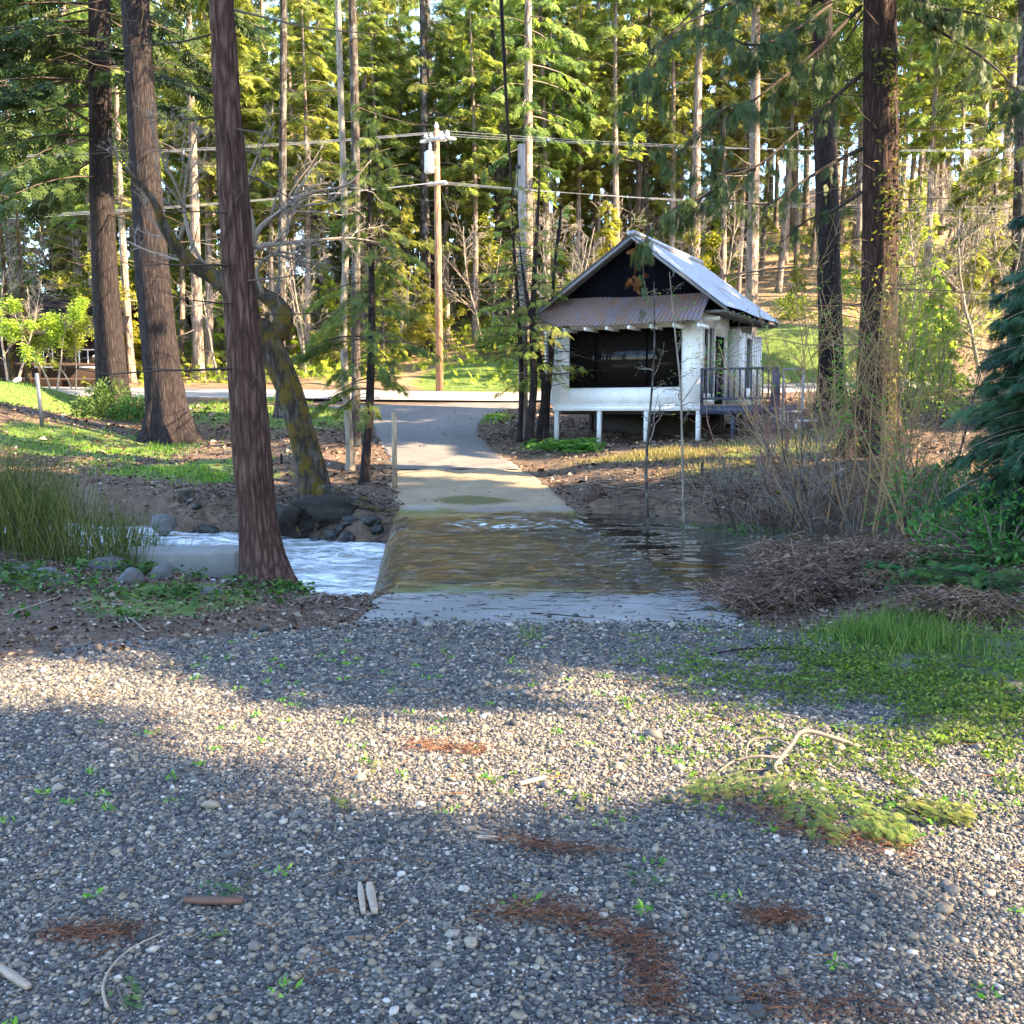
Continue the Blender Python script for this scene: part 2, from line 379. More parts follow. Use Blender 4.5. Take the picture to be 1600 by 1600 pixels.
# ground material: forest litter, grass, gravel
m, nt, b, out = nm('forest_ground'); P0 = geo_pos(nt)
n1, n2, n3 = noise(nt, P0, .8, 6, .65), noise(nt, P0, 6, 6, .7), noise(nt, P0, 55, 3, .6)
lit = ramp(nt, n2, [(.3, (.02, .013, .009)), (.47, (.055, .034, .022)), (.6, (.10, .062, .04)), (.75, (.18, .12, .08))])
lit = mix(nt, ramp(nt, n3, [(.45, 0), (.7, .8)]), lit, (.2, .15, .11))
drg = ramp(nt, n1, [(.35, (.2, .12, .07)), (.65, (.3, .22, .12))]); lit = mix(nt, math_(nt, 'MULTIPLY', attr(nt, 'far'), ramp(nt, n2, [(.3, .5), (.6, 1)])), lit, drg)
grs = ramp(nt, n2, [(.3, (.035, .06, .012)), (.5, (.08, .12, .025)), (.7, (.15, .19, .05))])
gm = math_(nt, 'ADD', attr(nt, 'grass'), math_(nt, 'MULTIPLY_ADD', n2, 1.1, -.62)); c = mix(nt, ramp(nt, gm, [(.38, 0), (.62, 1)]), lit, grs)
vv = nd(nt, 'ShaderNodeTexVoronoi', Vector=P0, Scale=70); vd = vv.outputs['Distance']
sepc = nd(nt, 'ShaderNodeSeparateColor', Color=vv.outputs['Color']).outputs[0]
stc = ramp(nt, sepc, [(0, (.03, .032, .036)), (.35, (.085, .084, .084)), (.65, (.155, .138, .118)), (.9, (.24, .22, .19)), (1, (.42, .40, .36))])
stc = mix(nt, ramp(nt, vd, [(.45, 0), (.75, .85)]), stc, (.03, .027, .025))
stc = mix(nt, ramp(nt, noise(nt, P0, 1.2, 5, .65), [(.52, 0), (.68, .55)]), stc, (.10, .075, .055))
gv = math_(nt, 'ADD', attr(nt, 'gravel'), math_(nt, 'MULTIPLY_ADD', n2, .6, -.3)); gvm = ramp(nt, gv, [(.4, 0), (.6, 1)])
gg = ramp(nt, math_(nt, 'ADD', attr(nt, 'grass'), math_(nt, 'MULTIPLY_ADD', n2, 2.2, -1.75)), [(.2, 0), (.5, .9)])
stc = mix(nt, gg, stc, grs); c = mix(nt, gvm, c, stc)
nt.links.new(c, b.inputs['Base Color']); b.inputs['Roughness'].default_value = .92; b.inputs['Specular IOR Level'].default_value = .2
hh = math_(nt, 'ADD', math_(nt, 'MULTIPLY', math_(nt, 'SUBTRACT', 1.0, vd), math_(nt, 'MULTIPLY', gvm, .8)), math_(nt, 'MULTIPLY', n3, .7)); bump(nt, hh, b, .8, .02)
M_GROUND = m
mb = MB(); mb.add(gV, gF)
ground = tag(mb.build('ground', M_GROUND, attrs={'grass': a_gr, 'gravel': a_grav, 'far': a_far}), 'forest floor of gravel, leaf litter and grass sloping to the creek', 'ground', kind='structure')

# ------------------------------------------------------------------ roads and ford
def strip(name, ys, ns, zf, mat, label, cat, side=.25, lft=xl, rgt=xr, lip=None):
    s = np.linspace(0, 1, ns); V = []
    for y in ys:
        a, b_ = lft(y), rgt(y); xx = a + (b_ - a) * s
        w_ = (fbm(np.array([y * 1.7]), np.array([3.]), seed=5)[0] - .5) * .25 if lip is None else 0
        row = np.stack([xx, np.full(ns, y), zf(xx, y)], -1); row[0, 0] += w_; row[-1, 0] -= w_
        d0 = row[:1] + [[-.03, 0, -side]]; d1 = row[-1:] + [[.03, 0, -side]]
        if lip is not None:
            k = np.linspace(0, 1, 9)[1:] * math.pi / 2; rr = lip; d0 = np.stack([row[0, 0] - rr * np.sin(k), np.full(8, y), row[0, 2] - rr * 1.1 * (1 - np.cos(k))], -1)[::-1]
            d0 = np.concatenate([[[row[0, 0] - rr - .04, y, -1.9]], d0])
        V.append(np.concatenate([d0, row, d1]))
    V = np.array(V); n = V.shape[1]; m_ = len(ys); i = np.arange(m_ - 1)[:, None] * n + np.arange(n - 1)[None]
    mb = MB(); mb.add(V.reshape(-1, 3), np.stack([i, i + 1, i + n + 1, i + n], -1).reshape(-1, 4))
    return tag(mb.build(name, mat), label, cat, kind='structure')

def asphalt(name, base, lightc, sc=1.0):
    m, nt, b, out = nm(name); P = geo_pos(nt); a1 = noise(nt, geo_pos(nt, (.6, .25, 1)), .9, 6, .65); a2 = noise(nt, P, 45, 3); a3 = noise(nt, P, 7, 5, .7)
    c = ramp(nt, a1, [(.3, base), (.7, lightc)]); c = mix(nt, 1.0, c, ramp(nt, a2, [(.3, .65), (.7, 1.25)]), 'MULTIPLY')
    c = mix(nt, ramp(nt, a3, [(.6, 0), (.7, .75)]), c, (.17, .12, .08)); nt.links.new(c, b.inputs['Base Color']); b.inputs['Roughness'].default_value = .85
    bump(nt, a2, b, .4, .01); return m
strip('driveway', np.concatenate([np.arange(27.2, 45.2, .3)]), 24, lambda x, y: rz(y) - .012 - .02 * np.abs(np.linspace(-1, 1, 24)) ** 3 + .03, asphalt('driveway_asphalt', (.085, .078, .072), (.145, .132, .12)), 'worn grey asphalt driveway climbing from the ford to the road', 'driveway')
mb = MB(); xs = np.linspace(-70, 70, 141); s = np.linspace(-2.9, 2.9, 9); X, Sg = np.meshgrid(xs, s); Y = mr_c(X) + Sg
Vr = np.stack([X, Y, mr_z(X, Y) + .02 - .004 * Sg ** 2 + .02], -1).reshape(-1, 3); i = np.arange(8)[:, None] * 141 + np.arange(140)[None]
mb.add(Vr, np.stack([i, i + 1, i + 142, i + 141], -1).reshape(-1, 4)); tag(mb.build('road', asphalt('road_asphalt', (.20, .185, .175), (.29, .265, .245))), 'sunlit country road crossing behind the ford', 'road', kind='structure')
# ford concrete: clean apron, algae where it is wet
m, nt, b, out = nm('ford_concrete'); P = geo_pos(nt); sx = nd(nt, 'ShaderNodeSeparateXYZ', Vector=P); n1, n2, n3 = noise(nt, P, 1.1, 6, .65), noise(nt, geo_pos(nt, (.5, 2, 1)), 3, 6, .7), noise(nt, P, 30, 4)
c = ramp(nt, n1, [(.3, (.145, .138, .128)), (.7, (.27, .255, .235))]); c = mix(nt, ramp(nt, n2, [(.48, 0), (.68, .8)]), c, (.10, .085, .07)); c = mix(nt, 1.0, c, ramp(nt, n3, [(.3, .8), (.7, 1.1)]), 'MULTIPLY')
far = ramp(nt, math_(nt, 'MULTIPLY_ADD', sx.outputs[1], .05, -.6), [(.48, 0), (.52, 1)]); c = mix(nt, far, c, ramp(nt, n1, [(.3, (.17, .125, .075)), (.7, (.26, .195, .115))]))
wet = math_(nt, 'ADD', sx.outputs[2], math_(nt, 'MULTIPLY_ADD', n2, .10, -.05))
alg = ramp(nt, n2, [(.3, (.03, .016, .004)), (.48, (.11, .066, .014)), (.66, (.30, .195, .045))])
dp = math_(nt, 'ADD', ramp(nt, noise(nt, geo_pos(nt, (.35, 1.1, 1)), .8, 4, .6), [(.36, 0), (.6, 1)]), ramp(nt, math_(nt, 'MULTIPLY_ADD', sx.outputs[2], 8, 5.2), [(.55, .0), (.85, 1)])); alg = mix(nt, math_(nt, 'MINIMUM', dp, 1.0), mix(nt, n2, (.012, .008, .004), (.05, .032, .012)), alg)
c = mix(nt, ramp(nt, math_(nt, 'MULTIPLY_ADD', wet, 4, 2.75), [(.75, 1), (.9, 0)]), c, alg)
band = ramp(nt, math_(nt, 'MULTIPLY_ADD', wet, 4, 2.5), [(.38, 0), (.47, 1), (.62, 1), (.78, 0)])
c = mix(nt, math_(nt, 'MULTIPLY', band, ramp(nt, n1, [(.46, 0), (.56, .95)])), c, ramp(nt, n3, [(.3, (.05, .06, .008)), (.7, (.15, .14, .02))]))
dv = nd(nt, 'ShaderNodeVectorMath', _operation='DISTANCE', i0=geo_pos(nt, (.9, 1.6, 0))); dv.inputs[1].default_value = (-.75, 36.6, 0); pm = ramp(nt, math_(nt, 'SUBTRACT', math_(nt, 'MULTIPLY_ADD', n2, .9, .75), dv.outputs['Value']), [(.35, 0), (.6, 1)]); c = mix(nt, pm, c, ramp(nt, n3, [(.3, (.03, .03, .005)), (.7, (.12, .10, .012))]))
nt.links.new(c, b.inputs['Base Color']); b.inputs['Roughness'].default_value = .8; bump(nt, math_(nt, 'ADD', n3, n2), b, .35, .012)
def slab_z(y): return rz(y) + .018 - .09 * (1 - sst(8.4, 8.8, y))
strip('ford', np.arange(8.4, 27.3, .15), 30, lambda x, y: slab_z(y) - .30 * sst(.62, 1, np.linspace(0, 1, 30)) * sst(11.6, 13, y) * (1 - sst(20.5, 22, y)) + (fbm(x * 1.5, y + 0 * x, seed=15) - .5) * .12 * sst(9.5, 11, y), m, 'concrete ford slab with ochre algae where the creek runs over it', 'ford', lip=.38, rgt=lambda y: xr(y) + float((vn(np.array([y * .8]), np.array([2.]), seed=19)[0] - .62) * 1.3 * sst(11.5, 13, y) * (1 - sst(20, 21.5, y))))
# water: clear film, green pool, churned pool
def water(name, milk, milkcol, wsc, bst, stretch, rough=.06, tint=(.8, .85, .75), foamlo=.62, dist=.06, fsc=1.6, mir=1.0):
    m, nt, b, out = nm(name); nt.nodes.remove(b); V = geo_pos(nt, stretch); n1 = noise(nt, V, wsc, 4, .55, .8); n2 = noise(nt, V, wsc * 4, 3, .5)
    bp = nd(nt, 'ShaderNodeBump', Strength=bst, Distance=dist, Height=math_(nt, 'ADD', n1, math_(nt, 'MULTIPLY', n2, .3)))
    gl = nd(nt, 'ShaderNodeBsdfGlossy', Roughness=rough, Color=(1, 1, 1, 1), Normal=bp.outputs[0]); fr = nd(nt, 'ShaderNodeFresnel', IOR=1.33, Normal=bp.outputs[0])
    tr = nd(nt, 'ShaderNodeBsdfTransparent', Color=(*tint, 1)); fo = ramp(nt, noise(nt, geo_pos(nt, stretch), fsc, 6, .7, 1.2), [(foamlo, 0), (foamlo + .14, 1)])
    df = nd(nt, 'ShaderNodeBsdfDiffuse', Color=mix(nt, fo, milkcol, (.82, .86, .9)))
    mk = attr(nt, 'rnd') if milk is None else math_(nt, 'MAXIMUM', milk, math_(nt, 'MULTIPLY', fo, attr(nt, 'rnd')))
    a = nd(nt, 'ShaderNodeMixShader', Fac=mk); nt.links.new(tr.outputs[0], a.inputs[1]); nt.links.new(df.outputs[0], a.inputs[2])
    z = nd(nt, 'ShaderNodeMixShader', Fac=math_(nt, 'MULTIPLY', fr.outputs[0], mir)); nt.links.new(a.outputs[0], z.inputs[1]); nt.links.new(gl.outputs[0], z.inputs[2]); nt.links.new(z.outputs[0], out.inputs[0]); return m
# film over the ford falling off its downstream lip
def ripple(x, y):
    r = np.sin((y - 19.2 + .12 * np.sin(x * 2.1)) * 5.2) * np.exp(-((y - 19.0) / 1.2) ** 2) * .05 * sst(-1.9, -.8, x) * (.4 + fbm(x * 1.3, y, seed=60)) + (fbm(x * .9, y * 2.6, seed=61) - .5) * .13 + (fbm(x * 3, y * 9, seed=62) - .5) * .03
    return r
ys = np.arange(11.2, 22.6, .06); V = []
for y in ys:
    a = xl(y); k = np.linspace(0, 1, 10) * math.pi / 2; rr = .42
    l_ = np.stack([a - rr * np.sin(k), np.full(10, y), WUP - rr * 1.12 * (1 - np.cos(k))], -1)[::-1]; l_ = np.concatenate([[[a - rr - .06, y, WDN - .1]], l_[:-1]])
    l_[:, 0] += (fbm(np.full(10, y * 5), l_[:, 2] * 2, seed=77) - .5) * .12
    xx = np.linspace(a, xr(y) - .35, 60); V.append(np.concatenate([l_, np.stack([xx, np.full(60, y), WUP + ripple(xx, np.full(60, y))], -1)]))
V = np.array(V); n = V.shape[1]; i = np.arange(len(ys) - 1)[:, None] * n + np.arange(n - 1)[None]
fo = (np.exp(-((V[..., 1] - 19.3) / .9) ** 2) * sst(-1.6, -.6, V[..., 0]) * 1.3 + .16).reshape(-1).clip(0, 1)
mb = MB(); mb.add(V.reshape(-1, 3), np.stack([i, i + 1, i + n + 1, i + n], -1).reshape(-1, 4), fo)
tag(mb.build('ford_water', water('running_water', .0, (.5, .5, .45), 2.6, 1.0, (.7, 2.2, 1), .03, (.92, .82, .55), .52, .14, 3.4)), 'shallow clear water rippling over the ford and off its mossy edge', 'water', kind='structure')
mb = MB(); V, Fq = grid_mesh(np.arange(0, 1.0001, .006) ** 2, np.arange(10, 27, .09), lambda x, y: np.full(x.shape, WUP - .004)); V[:, 0] = (xr(V[:, 1]) - .36) * (1 - V[:, 0]) + 24 * V[:, 0]; _dx = V[:, 0] - xr(V[:, 1]) + .36; V[:, 2] += .004 * np.exp(-_dx * 4) + ripple(V[:, 0], V[:, 1]) * np.exp(-_dx / 1.3) + (fbm(V[:, 0] * 2, V[:, 1] * 3, seed=83) - .5) * .03 * (1 - np.exp(-_dx)); mb.add(V, Fq, .8 * sst(.3, 1.5, V[:, 0] - xr(V[:, 1])))
tag(mb.build('creek_water', water('green_pool', None, (.055, .062, .045), 1.2, .25, (1, 1, 1), .05)), 'still grey green creek water upstream of the ford', 'water', kind='structure')
mb = MB(); V, Fq = grid_mesh(np.arange(0, 1.0001, .01), np.arange(10, 31, .12), lambda x, y: np.full(x.shape, WDN)); V[:, 0] = (xl(V[:, 1]) - .40) * (1 - V[:, 0]) - 24 * V[:, 0]
V[:, 2] += (fbm(V[:, 0] * 1.4, V[:, 1] * 1.4, seed=81) - .5) * .24 * np.exp(-(V[:, 0] + 3) ** 2 / 40) ; mb.add(V, Fq, np.clip(1.1 + (V[:, 0] + 2) * .06, .25, 1))
tag(mb.build('plunge_pool_water', water('churned_water', .95, (.17, .22, .22), 2.4, 1.0, (.6, 1.5, 1), .12, (.8, .85, .75), .44, .18, 1.6, .6)), 'churned milky water in the pool below the ford', 'water', kind='structure')  # milky base colour holds painted sky reflection as well as real foam
# ------------------------------------------------------------------ gravel stones
def pebbles(N, ylo, yhi, rm, seed):
    r = np.random.default_rng(seed); y = r.uniform(ylo, yhi, N); x = r.uniform(-1, 1, N) * (y * .54 + .3)
    e = gravel_edge(x) - y + (vn(x * 1.5, y * 1.5, seed=3) - .5) * .8; k = (e > -.1) & (r.random(N) < .5 + .5 * sst(.3, .55, fbm(x * .9, y * .9, seed=48)) - .75 * sst(1.9, 3.0, x - (y - 6.5) * .1) * sst(4.9, 6.0, y + (fbm(x, y, seed=45) - .5) * 2.5)); x, y = x[k], y[k]; N = len(x)
    rad = rm * np.exp(r.normal(0, .42, N)) * (1 + .6 * (r.random(N) < .012)); s = np.stack([rad * r.uniform(.9, 1.45, N), rad, rad * r.uniform(.5, .8, N)], -1)
    z = zg(x, y) + s[:, 2] * r.uniform(.1, .75, N); Z = rdir(N, .75, 1); return np.stack([x, y, z], -1), rdir(N, -.15, .15), Z, s
def pebble_tpl(T, seed, amp):
    V, Fq = T; d = 1 + amp * (vn(V[:, 0] * 1.7, V[:, 1] * 1.7, V[:, 2] * 1.7, seed) - .5) * 2; return V * d[:, None], Fq
mb = MB()
for k in range(4):
    scatter(mb, pebble_tpl(ICO1 if k < 1 else ICO0, 40 + k, .42), *pebbles(25000 if k else 3000, 2.1, 3.9, .0048 if k else .0065, 50 + k))
for k in range(4): scatter(mb, pebble_tpl(ICO0, 60 + k, .42), *pebbles(27000, 3.8, 6.2, .0058, 70 + k))
for k in range(2): scatter(mb, pebble_tpl(ICO0, 90 + k, .4), *pebbles(26000, 6.0, 9.4, .0082, 95 + k))
tag(mb.build('gravel', rndmat('river_gravel', [(0, (.024, .024, .026)), (.3, (.055, .054, .054)), (.52, (.10, .092, .082)), (.75, (.17, .132, .09)), (.94, (.24, .205, .16)), (1, (.42, .38, .33))], .75, .35, 60)), 'grey rounded gravel covering the lot in the foreground', 'gravel', kind='stuff')
# ================================================================== TREES
B_GREY = bark('grey_bark', (.014, .011, .01), (.045, .036, .031), (.11, .092, .08), 7, lich=.25)
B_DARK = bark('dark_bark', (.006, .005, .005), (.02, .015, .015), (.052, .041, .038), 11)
B_RED = bark('cedar_bark', (.014, .008, .006), (.065, .036, .028), (.17, .11, .088), 13)
B_RED_SHADED = bark('shaded_cedar_bark', (.009, .006, .005), (.036, .021, .017), (.095, .065, .053), 11)  # cedar bark darkened: shade on the ivy-hung trunk put into its colour
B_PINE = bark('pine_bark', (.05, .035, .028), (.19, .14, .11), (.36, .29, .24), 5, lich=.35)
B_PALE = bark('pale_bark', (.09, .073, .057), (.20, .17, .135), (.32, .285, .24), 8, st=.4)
B_MOSS = bark('mossy_bark', (.008, .006, .004), (.026, .02, .014), (.075, .06, .045), 8, moss=.12, lich=.1)
B_TWIG = rndmat('twig_bark', [(0, (.06, .045, .035)), (.5, (.16, .13, .105)), (1, (.32, .28, .24))], .85, .2)
B_DTWIG = rndmat('dark_twig_bark', [(0, (.03, .022, .018)), (1, (.09, .07, .055))], .85, .2)
F_FIR = foliage('fir_needles', [(.04, .075, .021), (.12, .165, .04), (.27, .31, .07)], .5)
F_PINE = foliage('pine_needles', [(.08, .11, .024), (.20, .23, .048), (.38, .39, .09)], .5)
F_LIME = foliage('spring_needles', [(.12, .17, .02), (.26, .31, .035), (.44, .46, .075)], .55)
F_DARK = foliage('cedar_needles', [(.018, .036, .013), (.038, .068, .02), (.08, .115, .03)], .35)
F_BLUE = foliage('young_cedar_needles', [(.010, .032, .016), (.023, .06, .027), (.05, .105, .044)], .3)
F_LEAF = foliage('fresh_leaves', [(.05, .13, .015), (.13, .24, .03), (.26, .36, .06)], .5)
F_EVER = foliage('shrub_leaves', [(.015, .05, .012), (.04, .11, .02), (.10, .19, .04)], .35)
F_RUSH = foliage('rush_stems', [(.04, .08, .016), (.11, .17, .03), (.28, .28, .10)], .35)
F_GRASS = foliage('grass_blades', [(.05, .11, .012), (.12, .22, .025), (.26, .34, .05)], .5)
F_DEAD = foliage('dead_fern', [(.06, .03, .02), (.18, .10, .065), (.36, .23, .16)], .25, vary=.02)
F_BROWN = foliage('brown_needles', [(.10, .04, .012), (.22, .09, .025), (.36, .17, .05)], .3, vary=.02)

def furrow(depth, k=13, seed=0):
    def f(rr, a, P):
        z = np.concatenate([[0], np.cumsum(np.linalg.norm(np.diff(P, axis=0), axis=1))])[:, None]; A = a[None] + .0 * z
        x_, y_ = np.cos(A) * k / 3.1, np.sin(A) * k / 3.1
        h = 1 - np.abs(2 * vn(x_, y_, z * .9 + 0 * A, seed) - 1); h2 = 1 - np.abs(2 * vn(x_ * 2.1, y_ * 2.1, z * 2.2 + 0 * A, seed + 1) - 1)
        return rr - depth * (h ** 2 * .7 + h2 ** 2 * .3)
    return f

def smooth_path(P, m):
    P = np.asarray(P, float); t = np.concatenate([[0], np.cumsum(np.linalg.norm(np.diff(P[:, :3], axis=0), axis=1))]); t /= t[-1]; u = np.linspace(0, 1, m)
    T = np.gradient(P, t, axis=0); out = []
    k = np.clip(np.searchsorted(t, u, side='right') - 1, 0, len(t) - 2); h = (t[k + 1] - t[k])[:, None]; s = ((u - t[k]) / h[:, 0])[:, None]
    return (2 * s**3 - 3 * s**2 + 1) * P[k] + (s**3 - 2 * s**2 + s) * h * T[k] + (-2 * s**3 + 3 * s**2) * P[k + 1] + (s**3 - s**2) * h * T[k + 1]

def boughs(mb, r, base_fn, rad_fn, z0, z1_, nb, Lmax, elev, droop, spn, spl, tpl, prof=.8, lat=.22, mi_w=0, mi_f=1, bare=.2, hang=.35, azr=None, thick=.011, gap=.0):
    """needle-bearing branches round a trunk: wood sticks in slot mi_w, sprays in slot mi_f"""
    pos, dr, nn, sc, rn = [], [], [], [], []
    for i in range(nb):
        t = (i + r.random()) / nb; z = z0 + (z1_ - z0) * t; az = r.uniform(0, 2 * np.pi) if azr is None else r.uniform(*azr)
        if gap and r.random() < gap: continue
        L = Lmax * ((1 - t) ** prof * .92 + .08) * r.uniform(.55, 1.15) * (min(1, .45 + t * 3) if prof > .3 else 1)
        h = np.array([math.cos(az), math.sin(az), 0]); b0 = base_fn(z) + h * rad_fn(z) * .8; s = np.linspace(0, 1, 6); el = elev + r.normal(0, .12)
        side = np.array([-h[1], h[0], 0]); wob = r.normal(0, .08)
        P = b0 + L * (s[:, None] * h + (el * s - droop * s ** 2)[:, None] * [0, 0, 1] + (wob * s ** 2)[:, None] * side)
        rr = L * thick * (1 - .85 * s) + .004
        segs(mb, P[:-1], P[1:], rr[:-1], rr[1:], 3, r.uniform(.2, .7), mi_w)
        m = max(3, int(spn * L)); u = bare + (1 - bare) * r.random(m) ** .8; k = np.minimum((u * 5).astype(int), 4); f = (u * 5 - k)[:, None]; c = P[k] * (1 - f) + P[k + 1] * f
        sg = r.choice([-1, 1], m); off = lat * L * (1.05 - u) * r.random(m) * sg; d = (P[k + 1] - P[k]) / (L / 5)
        c = c + off[:, None] * side + d * np.abs(off)[:, None] * .7 - np.array([0, 0, 1]) * (np.abs(off) * .25 + r.random(m) * .06 * L)[:, None]
        D = d * .8 + side * (sg * r.uniform(.2, 1.1, m))[:, None] + r.normal(0, .25, (m, 3)) - np.array([0, 0, 1]) * hang
        pos.append(c); dr.append(D); nn.append(np.array([0, 0, 1.0]) + r.normal(0, .45, (m, 3))); sc.append(spl * r.uniform(.6, 1.3, m)); rn.append(np.clip(r.normal(.5, .22) + r.normal(0, .16, m), 0, 1))
    if pos: scatter(mb, tpl, np.concatenate(pos), np.concatenate(dr), np.concatenate(nn), np.concatenate(sc), np.concatenate(rn), mi_f)

def dead_sticks(mb, r, base_fn, rad_fn, z0, z1_, n, L, mi=0, droop=.25):
    for i in range(n):
        z = r.uniform(z0, z1_); az = r.uniform(0, 2 * np.pi); h = np.array([math.cos(az), math.sin(az), 0]); l = L * r.uniform(.25, 1.1); s = np.linspace(0, 1, 5)[:, None]
        P = base_fn(z) + h * rad_fn(z) * .7 + l * (s * h + (-droop * s * r.uniform(-.4, 1.6) + r.uniform(0, .15) * s ** 2) * [0, 0, 1]) + np.cumsum(r.normal(0, .03 * l, (5, 3)), 0) * s
        rr = (.006 + .007 * l) * (1 - .75 * s[:, 0]); segs(mb, P[:-1], P[1:], rr[:-1], rr[1:], 3, r.uniform(.3, 1), mi)
        m = r.integers(1, 5); u = r.uniform(.3, .95, m); k = (u * 4).astype(int); c = P[k] + (P[np.minimum(k + 1, 4)] - P[k]) * ((u * 4 - k)[:, None])
        segs(mb, c, c + (h + r.normal(0, .7, (m, 3))) * l * .28, .005, .002, 3, r.uniform(.3, 1), mi)

def conifer(name, label, cat, group, seed, H, r0, cz, Lmax, nb, wood, fol, tpl=SPRAY_S, spn=11, spl=.6, elev=.1, droop=.28, prof=.8, hang=.35, dead=0, deadL=1.6, sway=.25, nring=10, lat=.22, bare=.2):
    r = np.random.default_rng(seed); root = thing(name, label, cat, group=group); ph = r.uniform(0, 6, 2)
    z = np.linspace(-.6, H, 22); cx, cy = sway * np.sin(z / H * 3 + ph[0]) - sway * math.sin(ph[0]), sway * np.sin(z / H * 2.5 + ph[1]) - sway * math.sin(ph[1])
    rr = r0 * (1 - z.clip(0) / H) ** .75 + .02; rr = rr * (1 + .5 * np.exp(-z.clip(0) / (r0 * 1.6)))
    mb = MB(); tube(mb, np.stack([cx, cy, z], -1), rr, nring, bump=furrow(r0 * .12, 9, seed)); mb.build('trunk', wood, root)
    bf = lambda q: np.array([np.interp(q, z, cx), np.interp(q, z, cy), q]); rf = lambda q: float(np.interp(q, z, rr))
    mb = MB(); boughs(mb, r, bf, rf, cz, H, nb, Lmax, elev, droop, spn, spl, tpl, prof, lat=lat, hang=hang, bare=bare)
    if dead: dead_sticks(mb, r, bf, rf, 1.5, cz + 3, dead, deadL)
    mb.build('crown', [B_TWIG, fol], root); return root

def grow(r, stems, levels, n=(7, 6, 5), ratio=(.5, .45, .4), ang=.8, up=.12, curl=.12, step=7):
    """stems: [(P (m,3), radii (m,))]; returns all tubes per level"""
    out = [stems]; cur = stems
    for lv in range(levels):
        nxt = []
        for P, rad in cur:
            L = np.linalg.norm(np.diff(P, axis=0), axis=1).sum()
            for _ in range(r.poisson(n[lv])):
                u = r.uniform(.22, .98); k = min(int(u * (len(P) - 1)), len(P) - 2); b = P[k] + (P[k + 1] - P[k]) * (u * (len(P) - 1) - k); d = P[k + 1] - P[k]; d = d / (np.linalg.norm(d) + 1e-9)
                q = r.normal(size=3); q -= d * (q @ d); q /= np.linalg.norm(q) + 1e-9; d = d * math.cos(ang) + q * math.sin(ang * r.uniform(.6, 1.4)); d[2] += up
                l = L * ratio[lv] * r.uniform(.45, 1.25) * (1.1 - .55 * u); Q = [b]; d = d / np.linalg.norm(d)
                for s in range(step - 1):
                    d = d + r.normal(0, curl, 3); d[2] += up * .25; d /= np.linalg.norm(d); Q.append(Q[-1] + d * l / (step - 1))
                r0 = max(.0035, min(rad[k] * .55, .02 * l + .003)); nxt.append((np.array(Q), np.linspace(r0, max(.0022, r0 * .3), step)))
        out.append(nxt); cur = nxt; step = max(4, step - 2)
    return out

def emit(mb, levels, r, sides=(8, 5, 3, 3), lo=0, mi=0, base=.5, minr=0):
    for lv, st in enumerate(levels):
        if lv < lo: continue
        for P, rad in st:
            rad = np.maximum(rad, minr)
            if lv < 2 and sides[lv] > 3: tube(mb, P, rad, sides[lv], r.uniform(.2, .8), mi)
            else: segs(mb, P[:-1], P[1:], rad[:-1], rad[1:], 3, np.clip(base + r.normal(0, .2), 0, 1), mi)

def bare_tree(name, label, cat, group, seed, H, r0, wood, nst=1, leaf=None, nleaf=0, lsz=.08, lv=3, n=(9, 7, 5), ang=.75, spread=.25, minr=.004, base=.55, cols=None):
    r = np.random.default_rng(seed); root = thing(name, label, cat, group=group); st = []
    for k in range(nst):
        a = r.uniform(0, 6.28); d = np.array([math.cos(a) * spread, math.sin(a) * spread, 1.0]); P = [np.array([math.cos(a), math.sin(a), 0]) * r0 * (nst > 1) * 1.5 + [0, 0, -.3]]
        for s in range(9): d = d + r.normal(0, .07, 3); d[2] += .08; d /= np.linalg.norm(d); P.append(P[-1] + d * H / 9 * r.uniform(.9, 1.1))
        st.append((np.array(P), np.linspace(r0, r0 * .15 + .004, 10)))
    lev = grow(r, st, lv, n=n, ang=ang); mb = MB()
    for P, rad in st: tube(mb, P, rad, 8)
    mb.build('trunk' if nst == 1 else 'stems', wood, root); mb = MB(); emit(mb, lev, r, (8, 4, 3, 3), 1, 0, base, minr)
    if leaf is not None:
        tips = np.concatenate([Q[0][1:] for Q in lev[-1]]); k = r.integers(0, len(tips), nleaf)
        scatter(mb, LEAF, tips[k] + r.normal(0, lsz * .8, (nleaf, 3)), rdir(nleaf, -.8, .4), rdir(nleaf, .0, 1), lsz * r.uniform(.6, 1.4, nleaf), np.clip(r.normal(.5, .25, nleaf), 0, 1), 1)
    mb.build('crown', [B_TWIG if cols is None else cols] + ([leaf] if leaf is not None else []), root); return root

